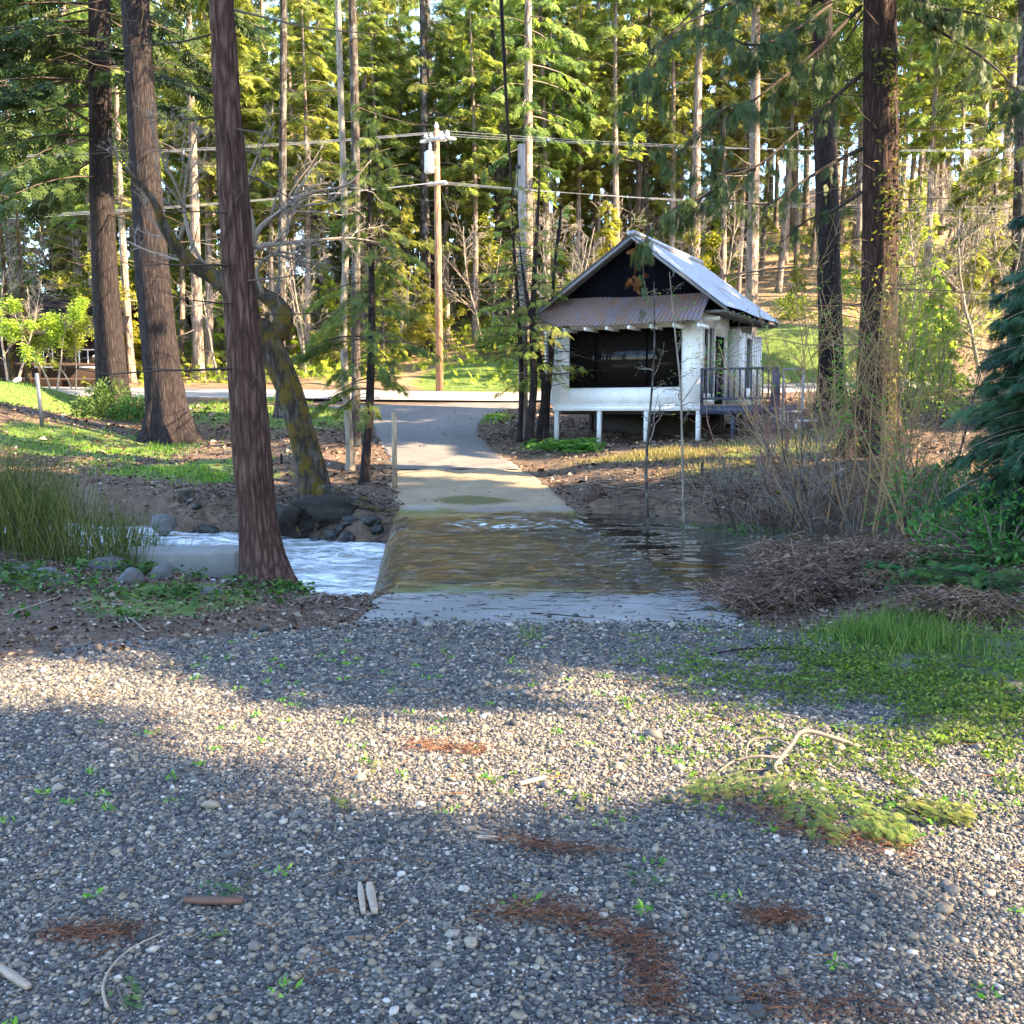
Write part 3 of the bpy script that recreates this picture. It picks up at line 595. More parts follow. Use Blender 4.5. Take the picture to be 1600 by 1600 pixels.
def shrub(name, label, cat, group, seed, rx, rz_, nl, lsz, fol, nst=14, wood=None, clump=1.6):
    r = np.random.default_rng(seed); root = thing(name, label, cat, group=group); mb = MB(); a = r.uniform(0, 6.28, nst); e = r.uniform(.2, 1, nst)
    tips = np.stack([np.cos(a) * rx * e, np.sin(a) * rx * e, rz_ * (1.15 - .45 * e) * r.uniform(.7, 1, nst)], -1); b = tips * [.12, .12, 0] - [0, 0, .1]; md = (tips + b) / 2 + [0, 0, .12 * rz_]
    segs(mb, b, md, .012, .008, 4, .4); segs(mb, md, tips, .008, .003, 4, .4); mb.build('stems', wood or B_DTWIG, root)
    N = nl * 3; p = rdir(N, -.1, 1) * (r.random(N) ** .4)[:, None] * [rx, rx, rz_]; q = p * clump / max(rx, .3)
    keep = (vn(q[:, 0] * 2, q[:, 1] * 2, q[:, 2] * 2, seed) + .3 * r.random(N)) > .58; p = p[keep][:nl]; N = len(p); D = p / [rx, rx, rz_] + rdir(N) * .9
    mb = MB(); scatter(mb, LEAF, p + [0, 0, rz_ * .12], D, rdir(N, .2, 1), lsz * r.uniform(.6, 1.4, N), np.clip(.35 + .35 * (np.linalg.norm(p / [rx, rx, rz_], axis=1)) + r.normal(0, .15, N), 0, 1)); mb.build('leaves', fol, root); return root

def traced_tree(name, label, cat, pts, wpx, Y, wood, group=None, top=None, nseg=60, nring=28, furr=.03, flare=1.6, fseed=1, kf=13):
    """trunk through photo pixels pts (base first) at depth Y (or list), widths in px; carries on upwards to height top"""
    Ys = np.broadcast_to(Y, (len(pts),)); P = np.array([W(px, py, y) for (px, py), y in zip(pts, Ys)]); rad = np.array(wpx) * Ys / F / 2
    base = np.array([P[0, 0], P[0, 1], z1(P[0, 0], P[0, 1])]); P[0] = base
    P = np.concatenate([[base - [0, 0, .5] + (base - P[1]) * [.05, .05, 0]], P]); rad = np.concatenate([[rad[0] * 1.08], rad])
    if top:
        d = P[-1] - P[-3]; d = d / d[2]; zz = np.linspace(P[-1, 2], top, 5)[1:]; ex = P[-1] + (zz - P[-1, 2])[:, None] * (d * [.45, .45, 1]); P = np.concatenate([P, ex]); rad = np.concatenate([rad, rad[-1] * np.array([.8, .6, .36, .1])])
    Q = smooth_path(np.concatenate([P, rad[:, None]], 1), nseg); Pq, rq = Q[:, :3], Q[:, 3]
    hb = np.clip(Pq[:, 2] - base[2], 0, None); rr = rq * (1 + (flare - 1) * np.exp(-hb / (rad[1] * 1.1)))
    root = thing(name, label, cat, tuple(base), group=group); mb = MB(); f0 = furrow(furr, kf, fseed); ph = fseed * 1.7
    def f(R_, a, PP):
        lob = 1 + .22 * np.exp(-hb / (rad[1] * 1.2))[:, None] * np.sin(a[None] * 5 + ph + np.sin(a * 2)); return f0(R_ * lob, a, PP)
    tube(mb, Pq - base, rr, nring, bump=f); mb.build('trunk', wood, root)
    bf = lambda q: np.array([np.interp(q, Pq[:, 2], Pq[:, 0]), np.interp(q, Pq[:, 2], Pq[:, 1]), q]) - base; rf = lambda q: float(np.interp(q, Pq[:, 2], rq))
    return root, base, (lambda h: bf(h + base[2])), (lambda h: rf(h + base[2]))

r = np.random.default_rng(5)
# ---- the big near trunks
rt, bs, bf, rf = traced_tree('cedar_tree', 'reddish furrowed cedar trunk standing on the near creek bank beside the milky pool', 'tree', [(421, 900), (406, 840), (393, 700), (375, 450), (357, 200), (347, 0)], [74, 64, 62, 54, 46, 40], 12.2, B_RED, top=24, nseg=190, nring=120, furr=.042, flare=2.0, kf=20)
mb = MB(); boughs(mb, r, bf, rf, 10.5, 24, 80, 3.4, .05, .35, 9, .55, SPRAY_S); dead_sticks(mb, r, bf, rf, 2.0, 8.5, 26, 1.7); mb.build('crown', [B_DTWIG, F_DARK], rt)
rt, bs, bf, rf = traced_tree('pine_tree', 'huge dark pine trunk with a pale sunlit patch at its flared foot', 'tree', [(266, 690), (256, 600), (243, 480), (226, 250), (211, 0)], [66, 58, 55, 47, 42], 34, B_DARK, top=36, nseg=110, nring=48, furr=.07, flare=1.45, fseed=4)
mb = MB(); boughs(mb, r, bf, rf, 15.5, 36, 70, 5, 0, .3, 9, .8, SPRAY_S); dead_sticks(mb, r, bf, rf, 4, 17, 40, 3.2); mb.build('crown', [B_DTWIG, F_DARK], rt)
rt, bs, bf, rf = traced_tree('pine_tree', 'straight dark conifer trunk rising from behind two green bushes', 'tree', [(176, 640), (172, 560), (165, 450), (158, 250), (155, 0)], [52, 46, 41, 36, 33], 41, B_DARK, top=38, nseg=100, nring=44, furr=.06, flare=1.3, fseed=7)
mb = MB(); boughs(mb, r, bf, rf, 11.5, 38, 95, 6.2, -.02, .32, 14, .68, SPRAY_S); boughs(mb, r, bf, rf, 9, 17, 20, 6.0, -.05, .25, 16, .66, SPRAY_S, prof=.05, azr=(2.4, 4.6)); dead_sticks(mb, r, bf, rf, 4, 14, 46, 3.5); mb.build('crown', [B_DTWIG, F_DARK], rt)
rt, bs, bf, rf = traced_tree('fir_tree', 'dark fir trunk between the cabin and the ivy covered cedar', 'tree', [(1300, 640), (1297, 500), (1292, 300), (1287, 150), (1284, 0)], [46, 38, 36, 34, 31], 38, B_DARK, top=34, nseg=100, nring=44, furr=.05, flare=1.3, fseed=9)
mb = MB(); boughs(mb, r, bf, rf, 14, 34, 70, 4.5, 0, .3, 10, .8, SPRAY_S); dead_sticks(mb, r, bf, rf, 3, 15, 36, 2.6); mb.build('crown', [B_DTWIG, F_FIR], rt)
# ---- the ivy-hung cedar with long sweeping boughs
hY = 24.0
rt, bs, bf, rf = traced_tree('cedar_tree', 'broad reddish cedar hung with ivy and long sweeping boughs', 'tree', [(1360, 706), (1366, 640), (1373, 500), (1376, 300), (1376, 150), (1375, 0)], [84, 66, 57, 55, 52, 49], hY, B_RED_SHADED, top=30, nseg=130, nring=64, furr=.03, flare=1.35, fseed=12, kf=15)
mb = MB(); boughs(mb, r, bf, rf, 9.8, 30, 90, 4.6, .0, .35, 10, .7, SPRAY)
def sweep(mb, pts, dY, n_sp, spl, r0=.05, tw=30, mi_f=1, dens=1):
    P = np.array([W(px, py, hY + dY * i / (len(pts) - 1)) for i, (px, py) in enumerate(pts)]) - bs; Q = smooth_path(P, 22); rad = np.linspace(r0, .008, 22)
    tube(mb, Q, rad, 5, .3, 0); L = np.linalg.norm(np.diff(Q, axis=0), axis=1).sum()
    k = r.integers(3, 21, tw); d = Q[k + 1 - (k > 20)] - Q[k - 1]; d = nrm(d); sdir = nrm(np.cross(d, [0, 0, 1.0])) * r.choice([-1, 1], tw)[:, None]
    tl = L * .16 * r.uniform(.3, 1.2, tw); D = d * .5 + sdir * r.uniform(.3, 1, tw)[:, None] + np.array([0, 0, -1]) * r.uniform(-.1, .9, tw)[:, None]; E = Q[k] + D * tl[:, None]
    M_ = (Q[k] + E) / 2 + [0, 0, .05]; segs(mb, Q[k], M_, .011, .007, 3, .3, 0); segs(mb, M_, E - [0, 0, .08], .007, .003, 3, .4, 0)
    N = n_sp; j = r.integers(0, tw, N); u = r.uniform(.25, 1.1, N)[:, None]; c = Q[k][j] * (1 - u) + E[j] * u + r.normal(0, .07, (N, 3))
    scatter(mb, SPRAY, c, D[j] * .6 + r.normal(0, .3, (N, 3)) + [0, 0, -.7], r.normal(0, .6, (N, 3)) + [0, -.4, .6], spl * r.uniform(.6, 1.25, N), np.clip(r.normal(.5, .25, N), 0, 1), mi_f)
for pts, dY, ns in [([(1347, 115), (1296, 159), (1235, 216), (1175, 263), (1121, 273), (1085, 258)], -2.0, 80), ([(1347, 232), (1296, 258), (1249, 287), (1202, 318), (1138, 314), (1090, 330)], -1.0, 60), ([(1345, 10), (1270, 84), (1218, 125), (1171, 160), (1134, 169), (1094, 205), (1060, 240)], -2.5, 230),
                    ([(1300, 5), (1245, 45), (1195, 68), (1160, 68), (1110, 40), (1060, 60)], -3, 260), ([(1180, 265), (1130, 272), (1110, 300), (1060, 322), (1020, 350), (1000, 420)], -.5, 170), ([(1418, 20), (1482, 57), (1532, 88), (1576, 128), (1610, 190)], -2.5, 120), ([(1400, -30), (1460, 10), (1520, 20), (1600, 40)], -2, 200),
                    ([(1345, -80), (1230, -30), (1130, 10), (1040, 60), (990, 150)], -1.5, 170), ([(1345, -60), (1200, -40), (1080, 20), (1020, 110), (1010, 240)], 1.5, 170), ([(1347, 300), (1300, 330), (1260, 345), (1220, 380)], 1, 25)]:
    sweep(mb, pts, dY, int(ns * 1.5), .33)
dead_sticks(mb, r, bf, rf, 2.5, 11, 45, 2.4, droop=.1); mb.build('crown', [B_DTWIG, F_DARK], rt)
N = 1500; h = r.uniform(.2, 9.0, N); a = r.normal(-1.2, .5, N); keep = (vn(a * 2.5, h * .9, None, 8) + .25 * r.random(N) > .56) & (np.abs(h - 2) < 9); h, a = h[keep], a[keep]; q = np.array([bf(z) for z in h]); rad = np.array([rf(z) for z in h]) + r.uniform(.0, .16, len(h))
o = np.stack([np.cos(a), np.sin(a), 0 * a], -1); mb = MB(); scatter(mb, LEAF, q + o * rad[:, None], rdir(len(h), -.9, .2), o + r.normal(0, .5, (len(h), 3)), .14 * r.uniform(.6, 1.4, len(h))); mb.build('ivy', foliage('ivy_leaves', [(.04, .07, .012), (.12, .16, .02), (.26, .22, .04)], .4), rt)
# ---- mossy leaning tree rooted in the far bank
mY = 23.8
def wp(l, Y=mY, dY=0): return np.array([W(x, y, Y + dY * i / max(1, len(l) - 1)) for i, (x, y) in enumerate(l)])
rt = thing('mossy_tree', 'crooked moss covered tree leaning over the creek with forked bare limbs', 'tree', tuple(wp([(492, 785)])[0])); b0 = np.array(rt.location)
mb = MB(); tk = np.concatenate([wp([(498, 800), (488, 740), (472, 680), (452, 610), (430, 560), (410, 525), (400, 505)]), np.array([[66], [50], [44], [42], [44], [48], [40]]) * mY / F / 2], 1); Q = smooth_path(tk, 60); tube(mb, Q[:, :3] - b0, Q[:, 3], 26, bump=furrow(.035, 9, 3)); mb.build('trunk', B_MOSS, rt)
L1 = np.concatenate([wp([(405, 520), (378, 480), (345, 440), (300, 412), (278, 388), (255, 352), (246, 325), (222, 290), (190, 262)], dY=-1.2), np.linspace(.26, .03, 9)[:, None]], 1)
L2 = np.concatenate([wp([(408, 535), (432, 522), (443, 500), (436, 480), (415, 462), (396, 449), (388, 420), (390, 395)], dY=1), np.array([.24, .25, .25, .22, .18, .16, .13, .11])[:, None]], 1)
stems = [(Q[:, :3] - b0, Q[:, 3]) for Q in (smooth_path(L1, 34), smooth_path(L2, 34))]
for l, r0_ in (([(390, 398), (405, 385), (439, 381), (490, 376), (545, 372), (600, 380)], .09), ([(389, 405), (405, 358), (440, 330), (490, 300), (540, 290), (580, 250)], .08), ([(390, 400), (395, 350), (385, 300), (400, 250), (430, 190)], .07), ([(410, 460), (402, 420), (430, 395), (470, 400), (520, 420)], .05),
               ([(330, 432), (300, 380), (288, 330), (292, 270), (310, 200)], .06), ([(275, 388), (290, 340), (275, 290), (250, 240), (230, 170)], .05), ([(300, 412), (275, 405), (240, 395), (195, 375)], .04)):
    Q = smooth_path(np.concatenate([wp(l, dY=r.uniform(-1.5, 1.5)), np.linspace(r0_, .012, len(l))[:, None]], 1), 20); stems.append((Q[:, :3] - b0, Q[:, 3]))
for P, rad in stems[:2]:
    mb = MB(); tube(mb, P, rad, 16, bump=furrow(.02, 8, 5)); mb.build('limb', B_MOSS, rt)
lev = grow(r, stems, 3, n=(9, 6, 5), ratio=(.48, .5, .45), ang=.75, up=.06, curl=.22); mb = MB(); emit(mb, [stems[2:]] + lev[1:], r, (6, 4, 3, 3), 0, 0, .55, .0045); mb.build('crown', B_TWIG, rt)
mb = MB()
for l, r0_ in (([(505, 768), (535, 778), (570, 790), (610, 800)], .22), ([(480, 790), (455, 800), (435, 812), (430, 828)], .16), ([(495, 795), (498, 812), (492, 832)], .17), ([(510, 785), (525, 805), (545, 825)], .12), ([(540, 785), (560, 805), (590, 828)], .08), ([(470, 795), (462, 818), (470, 836)], .1), ([(520, 775), (560, 778), (600, 786)], .1)):
    Q = smooth_path(np.concatenate([wp(l, 23.2, -1.4), np.linspace(r0_, .03, len(l))[:, None]], 1), 16); tube(mb, Q[:, :3] - b0, Q[:, 3], 10, bump=furrow(.02, 6, 6))
N = 90; c = wp([(520, 800)], 23.2)[0] - b0; p = c + np.stack([r.uniform(-1.3, 1.5, N), r.uniform(-.3, .5, N), r.uniform(-.5, .1, N)], -1); segs(mb, p, p + rdir(N, -1, .3) * r.uniform(.2, .7, N)[:, None], .02, .006, 4); mb.build('roots', B_MOSS, rt)
V, Fq = ICO3; V4 = np.concatenate([V]); mb = MB()
for cx_, cy_, sx_, sz_, sd_ in ((520, 806, 1.0, .42, 1), (455, 815, .5, .36, 2), (590, 812, .6, .34, 3)):
    c = wp([(cx_, cy_)], 22.7)[0] - b0; d = 1 + .8 * (fbm(V[:, 0] * 1.6 + sd_, V[:, 1] * 1.6, V[:, 2] * 1.6, 70 + sd_, 5) - .5) * 2; mb.add(V * d[:, None] * [sx_, .6, sz_] + c, Fq)
mb.build('root_mass', plain('root_soil', (.010, .007, .005), .95, sc=5, var=.5, grime=(.035, .03, .006), bumpst=.9), rt)
# ---- slender trunks on the far bank
def slender(name, label, pts, wpx, Y, wood, top, crown=None, **k):
    rt, bs, bf, rf = traced_tree(name, label, 'tree', pts, wpx, Y, wood, top=top, nseg=60, nring=16, furr=.012, flare=1.25, fseed=int(pts[0][0])); mb = MB(); fol = F_FIR
    if crown: cz, L, nb, fol = crown; boughs(mb, r, bf, rf, cz, top - bs[2], nb, L, k.get('elev', .05), k.get('droop', .3), k.get('spn', 11), k.get('spl', .5), k.get('tpl', SPRAY_S), hang=.4)
    dead_sticks(mb, r, bf, rf, 2, k.get('dz', 9), k.get('dn', 16), k.get('dl', 1.4)); mb.build('crown', [B_DTWIG, fol], rt); return rt
slender('alder_tree', 'slim pale trunk in sunlight beside the mossy leaning tree', [(548, 745), (546, 680), (540, 600), (537, 500), (540, 400), (534, 200), (528, 0)], [15, 13, 12, 11, 11, 10, 9], 27.5, B_PALE, 20, (13, 2, 20, F_PINE), dz=12, dn=30)
slender('fir_tree', 'tall grey trunk just behind the slim pale trunk', [(556, 702), (556, 600), (556, 480), (556, 300), (553, 100), (550, 0)], [16, 15, 14, 14, 13, 12], 31, B_GREY, 30, (15, 3, 45, F_FIR), dz=15, dn=40, dl=2)
slender('fir_tree', 'young dark fir with drooping branches beside the wooden marker post', [(570, 766), (577, 640), (581, 500), (580, 400), (577, 280)], [16, 14, 12, 9, 4], 25.5, B_DARK, 9.3, (1.9, 2.1, 62, F_FIR), droop=.42, spn=38, spl=.25, tpl=SPRAY, dz=4, dn=14, dl=1.6)
slender('pine_tree', 'thin dark trunk on the grass between the furrowed cedar and the mossy tree', [(437, 652), (439, 560), (441, 400), (442, 200), (443, 0)], [15, 14, 13, 12, 10], 38, B_GREY, 30, (16, 3, 40, F_PINE), dz=15, dn=34, dl=2)
for i, (pts, wd, top, lab) in enumerate([([(826, 672), (834, 600), (832, 520), (836, 400), (842, 300)], [15, 12, 10, 7, 4], 9.5, 'dark many twigged stem leaning against the cabin corner'), ([(842, 662), (850, 600), (838, 540), (826, 480), (812, 380)], [12, 10, 9, 7, 3], 8.5, 'curved dark stem crossing behind the cabin corner trees'), ([(812, 668), (815, 600), (812, 520), (806, 430), (800, 340)], [9, 8, 7, 5, 3], 8, 'thin upright stem just in front of the weathered grey pole'), ([(854, 655), (858, 600), (862, 560), (866, 420), (876, 330)], [9, 8, 7, 5, 3], 8, 'slender leafy stem rising beside the awning end')]):
    slender('hazel_tree', lab, pts, wd, 31.2 + .35 * i, B_DARK, top, (1.6, 1.9, 40, F_PINE), elev=.25, droop=.3, spn=13, spl=.26, tpl=SPRAY, dz=6, dn=18, dl=2.2)
# saplings in front of the cabin
for i, (pts, wd, Y, lab) in enumerate([([(1016, 822), (1010, 720), (1016, 640), (1022, 560), (1022, 440)], [5.5, 5, 4, 3, 1.5], 18.8, 'bare sapling in front of the cabin window rising from the creek edge'), ([(1070, 792), (1066, 700), (1063, 600), (1055, 520), (1046, 425)], [4.5, 4, 3.4, 2.6, 1.4], 20.0, 'pale thin sapling with opening leaves in front of the cabin corner')]):
    P = np.array([W(x, y, Y) for x, y in pts]); P[0, 2] = z1(P[0, 0], P[0, 1]) - .1; b = P[0].copy(); rt = thing('sapling', lab, 'sapling', tuple(b)); Q = smooth_path(np.concatenate([P - b, (np.array(wd) * Y / F / 2)[:, None]], 1), 24); mb = MB(); tube(mb, Q[:, :3], Q[:, 3], 6); mb.build('trunk', [B_GREY, B_PALE][i], rt)
    lev = grow(r, [(Q[6:, :3], Q[6:, 3])], 2, n=(16, 6, 3), ratio=(.2, .45, .4), ang=1.0, up=.1, curl=.25); mb = MB(); emit(mb, lev, r, (6, 4, 3), 1, 0, .5, .003)
    tips = np.concatenate([q[0][-2:] for q in lev[2]]); n_ = 40 if i == 0 else 60; k = r.integers(0, len(tips), n_); scatter(mb, LEAF, tips[k], rdir(n_, -.5, .3), rdir(n_, .2, 1), .07 * r.uniform(.6, 1.3, n_), None, 1)
    if i:
        c = wp([(1130, 560)], 20)[0] - b; st = np.stack([Q[12, :3], Q[12, :3] * .4 + c * .6 + [0, 0, .2], c], 0); segs(mb, st[:-1], st[1:], .01, .006, 3, .5)
        n_ = 420; p = c + r.normal(0, 1, (n_, 3)) * [.55, .4, .5]; k_ = vn(p[:, 0] * 3, p[:, 1] * 3, p[:, 2] * 3, 5) > .5; p = p[k_]; scatter(mb, LEAF, p, rdir(len(p), -.6, .3), rdir(len(p), .2, 1), .085 * r.uniform(.6, 1.3, len(p)), None, 1)
        j = r.integers(0, len(p), 40); segs(mb, np.tile(c, (40, 1)), p[j], .005, .002, 3, .5)
    mb.build('crown', [B_TWIG, F_LEAF], rt)
# ---- forest beyond the road: one of each kind, then copies
gname = 'forest trees beyond the road'
PINE_L, FIR_L, CED_L = 'tall pine with a long bare sunlit trunk in the forest beyond the road', 'tall dark fir with drooping branches in the forest beyond the road', 'slim tree with thin crown among the forest beyond the road'
B_XX = 0
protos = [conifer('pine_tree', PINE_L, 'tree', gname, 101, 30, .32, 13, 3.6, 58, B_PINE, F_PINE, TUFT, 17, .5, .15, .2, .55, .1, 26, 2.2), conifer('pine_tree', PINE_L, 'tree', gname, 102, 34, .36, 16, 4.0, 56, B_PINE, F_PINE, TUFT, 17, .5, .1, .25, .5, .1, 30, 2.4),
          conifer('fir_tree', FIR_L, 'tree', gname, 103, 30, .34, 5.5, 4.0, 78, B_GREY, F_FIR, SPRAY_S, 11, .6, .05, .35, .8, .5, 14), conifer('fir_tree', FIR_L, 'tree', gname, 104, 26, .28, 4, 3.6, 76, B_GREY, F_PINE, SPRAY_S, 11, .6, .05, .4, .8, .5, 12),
          conifer('cedar_tree', CED_L, 'tree', gname, 105, 24, .22, 9, 2.6, 90, B_PINE, F_PINE, SPRAY_S, 15, .6, .2, .3, .5, .4, 26, 1.8), conifer('fir_tree', FIR_L, 'tree', gname, 106, 33, .34, 9, 4.2, 66, B_PINE, F_FIR, SPRAY_S, 11, .62, .0, .35, .7, .5, 20)]
YL, DL, BL = 'bright green young conifer in the understory beyond the road', 'leafy yellow green tree in sunlight beyond the road', 'bare tan twigged tree in sunlight beyond the road'
young = [conifer('young_conifer', YL, 'tree', 'young conifers beyond the road', 111, 7.5, .09, .8, 2.0, 80, B_GREY, F_LIME, SPRAY_S, 17, .5, .1, .3, .9, .3), conifer('young_conifer', YL, 'tree', 'young conifers beyond the road', 112, 10, .12, 1.2, 2.4, 95, B_GREY, F_PINE, SPRAY_S, 16, .55, .1, .35, .9, .35)]
broad = [bare_tree('leafy_tree', DL, 'tree', 'leafy trees beyond the road', 121, 6.5, .09, B_PALE, 2, F_LIME, 5200, .24, 3, (8, 6, 4), .8, .3), bare_tree('bare_tree', BL, 'tree', 'bare trees beyond the road', 122, 8, .10, B_PALE, 2, None, 0, .1, 3, (9, 7, 6), .75, .28, .010, .75)]
used = {}
def plant(proto, x, y, sc, rzv=None, label=None, group=None, tilt=(0, 0), z=None):
    loc = (x, y, (z1(x, y) if z is None else z) - .05); rzv = r.uniform(0, 6.28) if rzv is None else rzv
    if not used.get(proto.name):
        used[proto.name] = 1; proto.location = loc; proto.rotation_euler = (*tilt, rzv); proto.scale = (sc,) * 3; o = proto
        if label: o['label'] = label
        if group: o['group'] = group
        return o
    return dup(proto, loc, rzv, sc, label, group, tilt)
taken = []
def at(px, Y): return W(px, 645, Y)[0]
for px, Y, k, sc, lab in [(312, 56, 0, 1.0, 'pale sunlit pine trunk leaning among twin trunks beyond the lit road'), (328, 58, 4, 1.1, None), (208, 54, 4, 1.0, None), (665, 62, 2, 1.05, 'dark straight fir directly behind the utility pole'), (823, 60, 5, 1.05, 'tall bluish trunk directly behind the weathered grey pole'), (785, 72, 1, .9, None), (845, 80, 2, 1.0, None), (880, 95, 0, 1, None), (928, 72, 5, .95, None), (1083, 62, 1, .95, None), (1110, 78, 3, 1, None), (1140, 80, 4, 1.2, None),
                        (1168, 50, 1, .95, 'brown trunk just behind the cabin roof'), (1220, 78, 0, .85, None), (1230, 84, 4, 1.1, None), (1251, 88, 1, .8, None), (1326, 74, 4, 1.1, None), (1522, 62, 1, .9, None), (1556, 74, 0, 1, None), (1582, 48, 2, 1.15, 'dark thick trunk behind the young blue green cedar'), (1450, 88, 5, 1, None), (1410, 70, 4, 1, None), (600, 75, 3, 1, None), (500, 70, 2, 1, None), (395, 68, 5, .9, None), (625, 95, 1, 1, None), (715, 85, 3, .9, None), (255, 72, 2, 1, None), (100, 70, 1, 1, None), (30, 66, 3, 1, None), (745, 100, 5, 1, None), (480, 58, 4, .9, None), (130, 60, 4, .55, None), (1000, 66, 3, 1.0, None), (960, 90, 2, 1, None), (1195, 96, 2, .9, None), (1290, 92, 1, .9, None)]:
    x = at(px, Y); plant(protos[k], x, Y, sc, label=lab); taken.append((x, Y))
n_ = 0
for Y in np.concatenate([np.arange(64, 100, 5.2), np.arange(100, 122, 8)]):
    x = -.56 * Y - 4 + r.uniform(0, 4)
    while x < .56 * Y + 6:
        yy = Y + r.uniform(-2.2, 2.2); xx = x + r.uniform(-1.6, 1.6); gapc = abs(xx / yy - .26) < .035 and yy < 120
        skip = (.62 if xx / yy > .12 else .48) + (.12 if yy > 110 else 0)
        if min((xx - a) ** 2 + (yy - b) ** 2 for a, b in taken) > 7 and not gapc and r.random() > skip:
            taken.append((xx, yy)); plant(protos[r.choice(6, p=[.2, .16, .18, .17, .13, .16])], xx, yy, r.uniform(.8, 1.15)); n_ += 1
        x += 4.4 if Y < 100 else 6.5
for px, Y in [(150, 58), (215, 66), (240, 60), (285, 63), (365, 57), (410, 66), (462, 72), (515, 65), (585, 70), (605, 62), (640, 75), (700, 64), (760, 76), (800, 68), (870, 70), (900, 64), (945, 78), (985, 72), (1030, 80), (1060, 70), (1125, 66), (1205, 88), (1240, 72), (1262, 76), (1335, 66), (1420, 76), (1440, 60), (1500, 74), (1545, 66), (1570, 80), (135, 74), (190, 80), (228, 70), (270, 84), (335, 72), (378, 64), (430, 58), (450, 80), (490, 84), (540, 70), (560, 88), (612, 82), (632, 66), (655, 90), (690, 72), (725, 80), (742, 62), (776, 88), (812, 78), (855, 64), (892, 76), (915, 84), (935, 66), (965, 62), (1008, 78), (1045, 64), (1072, 84), (1100, 74), (1150, 66), (1185, 74), (1212, 68), (1305, 80), (1395, 66), (1460, 80), (1485, 60), (1515, 86)]: plant(protos[4], at(px, Y), Y, r.uniform(.7, 1.1), tilt=(r.normal(0, .02), r.normal(0, .02)))
for px, Y, k, sc in [(135, 64, 0, 1.0), (80, 66, 1, 1.0), (185, 57, 0, 1.1), (235, 58, 1, .9), (350, 60, 0, 1), (420, 62, 1, 1.1), (500, 62, 0, 1.0), (530, 56, 0, .7), (640, 60, 1, 1.0), (600, 56, 0, .8), (760, 70, 1, 1.1), (700, 74, 1, 1.2), (870, 66, 0, 1.1), (905, 74, 1, 1.2), (955, 60, 0, 1), (1040, 72, 1, 1.2), (1400, 46, 0, .9), (1440, 40, 0, .7), (1480, 52, 1, .9), (1540, 58, 1, 1), (1470, 36, 0, .6), (1130, 90, 1, 1.2), (1240, 62, 0, .45), (1100, 70, 0, .8), (820, 80, 1, 1.1), (560, 80, 1, 1.2), (460, 78, 1, 1.2), (300, 76, 1, 1.2), (160, 75, 1, 1.3), (1350, 80, 1, 1), (1420, 66, 0, 1), (20, 62, 1, 1.2), (1590, 66, 1, 1.2), (680, 92, 1, 1.4), (1010, 85, 1, 1.2)]:
    plant(young[k], at(px, Y), Y, sc * 1.0)
for px, Y, k, sc in [(140, 56, 0, 1.0), (85, 47, 0, .62), (118, 48, 0, .5), (20, 46, 1, .7), (120, 62, 0, .75), (60, 66, 0, 1.1), (190, 62, 0, .9), (15, 62, 1, 1.1), (50, 64, 1, 1.0), (-20, 60, 1, 1.2), (350, 54, 1, .8), (480, 55, 1, .9), (610, 57, 1, .8), (800, 62, 1, 1), (860, 54, 1, .9), (1050, 66, 1, 1), (1110, 60, 1, .9), (400, 80, 1, 1.4), (540, 84, 1, 1.4), (660, 78, 1, 1.3), (900, 82, 1, 1.3), (950, 76, 1, 1.3), (1450, 70, 1, 1.3), (1400, 46, 1, .8), (1560, 62, 1, 1.2), (1590, 52, 1, 1.0), (1350, 72, 1, 1.2), (120, 66, 1, 1.2), (240, 66, 0, 1.0), (420, 72, 0, 1.1), (470, 66, 1, 1.0), (520, 74, 0, 1), (640, 70, 0, 1.1), (735, 66, 0, 1), (760, 60, 1, .9), (710, 68, 1, .9), (880, 58, 1, .9), (930, 62, 1, .9), (900, 55, 0, .7), (1020, 60, 0, .8), (1440, 55, 1, 1), (1500, 60, 1, 1.1), (1470, 48, 1, .9), (1400, 58, 0, .8), (1540, 46, 1, 1.0), (1330, 62, 0, .6), (570, 62, 1, .9), (350, 66, 1, 1), (600, 84, 0, 1.3), (830, 95, 0, 1.3), (980, 80, 0, 1.2), (1290, 100, 0, 1.2), (700, 58, 0, .5)]:
    plant(broad[k], at(px, Y), Y, sc)
# two mossy slim trunks by the brown house
for px, lab in ((14, 'slim moss stained trunk nearest the frame edge by the brown house'), (40, 'slim leaning trunk with yellow moss at its foot by the brown house')):
    slender('maple_tree', lab, [(px + 5, 606), (px + 2, 540), (px - 6, 450), (px - 14, 330)], [11, 9, 7, 4], 47, B_MOSS, 13, None, dz=9, dn=40, dl=3)
# trees that stand right of the frame and shade the lot, the ford and the banks
SL = 'dense tall cedar beside the lot casting shade over the gravel'
shade = conifer('shade_cedar', SL, 'tree', 'cedars shading the lot', 131, 25, .4, 2.5, 4.2, 190, B_RED, F_DARK, SPRAY_S, 24, .95, .05, .3, .35, .4)
SHADE = [(15, 5.673, 1.0, 4.0134, 0), (16, -4.666, 1.0, .9459, 1), (17, 6.4, 1.05, 1.0, 0), (20, 8, 1.1, 2.0, 0), (16, 11, 1.0, 3.0, 0), (22, 14.0, 1.1, 4.0, 0), (17.5, 15.2, .95, 5.0, 0), (30, 11, 1.2, 6.0, 0), (26, 25, 1.05, .7, 0), (19, -9, 1.1, 1.7, 0), (27, -11, 1.2, 2.7, 0), (31, 30, 1.0, 3.7, 0)]
shade2 = conifer('shade_pine', 'unseen tall pine with a high crown shaped to shade part of the lot', 'tree', 'cedars shading the lot', 132, 26, .4, 10.0, 5.0, 130, B_RED, F_DARK, SPRAY_S, 26, .95, .0, .2, .5, .3)  # unseen tree; crown kept high so sun still reaches the near corner
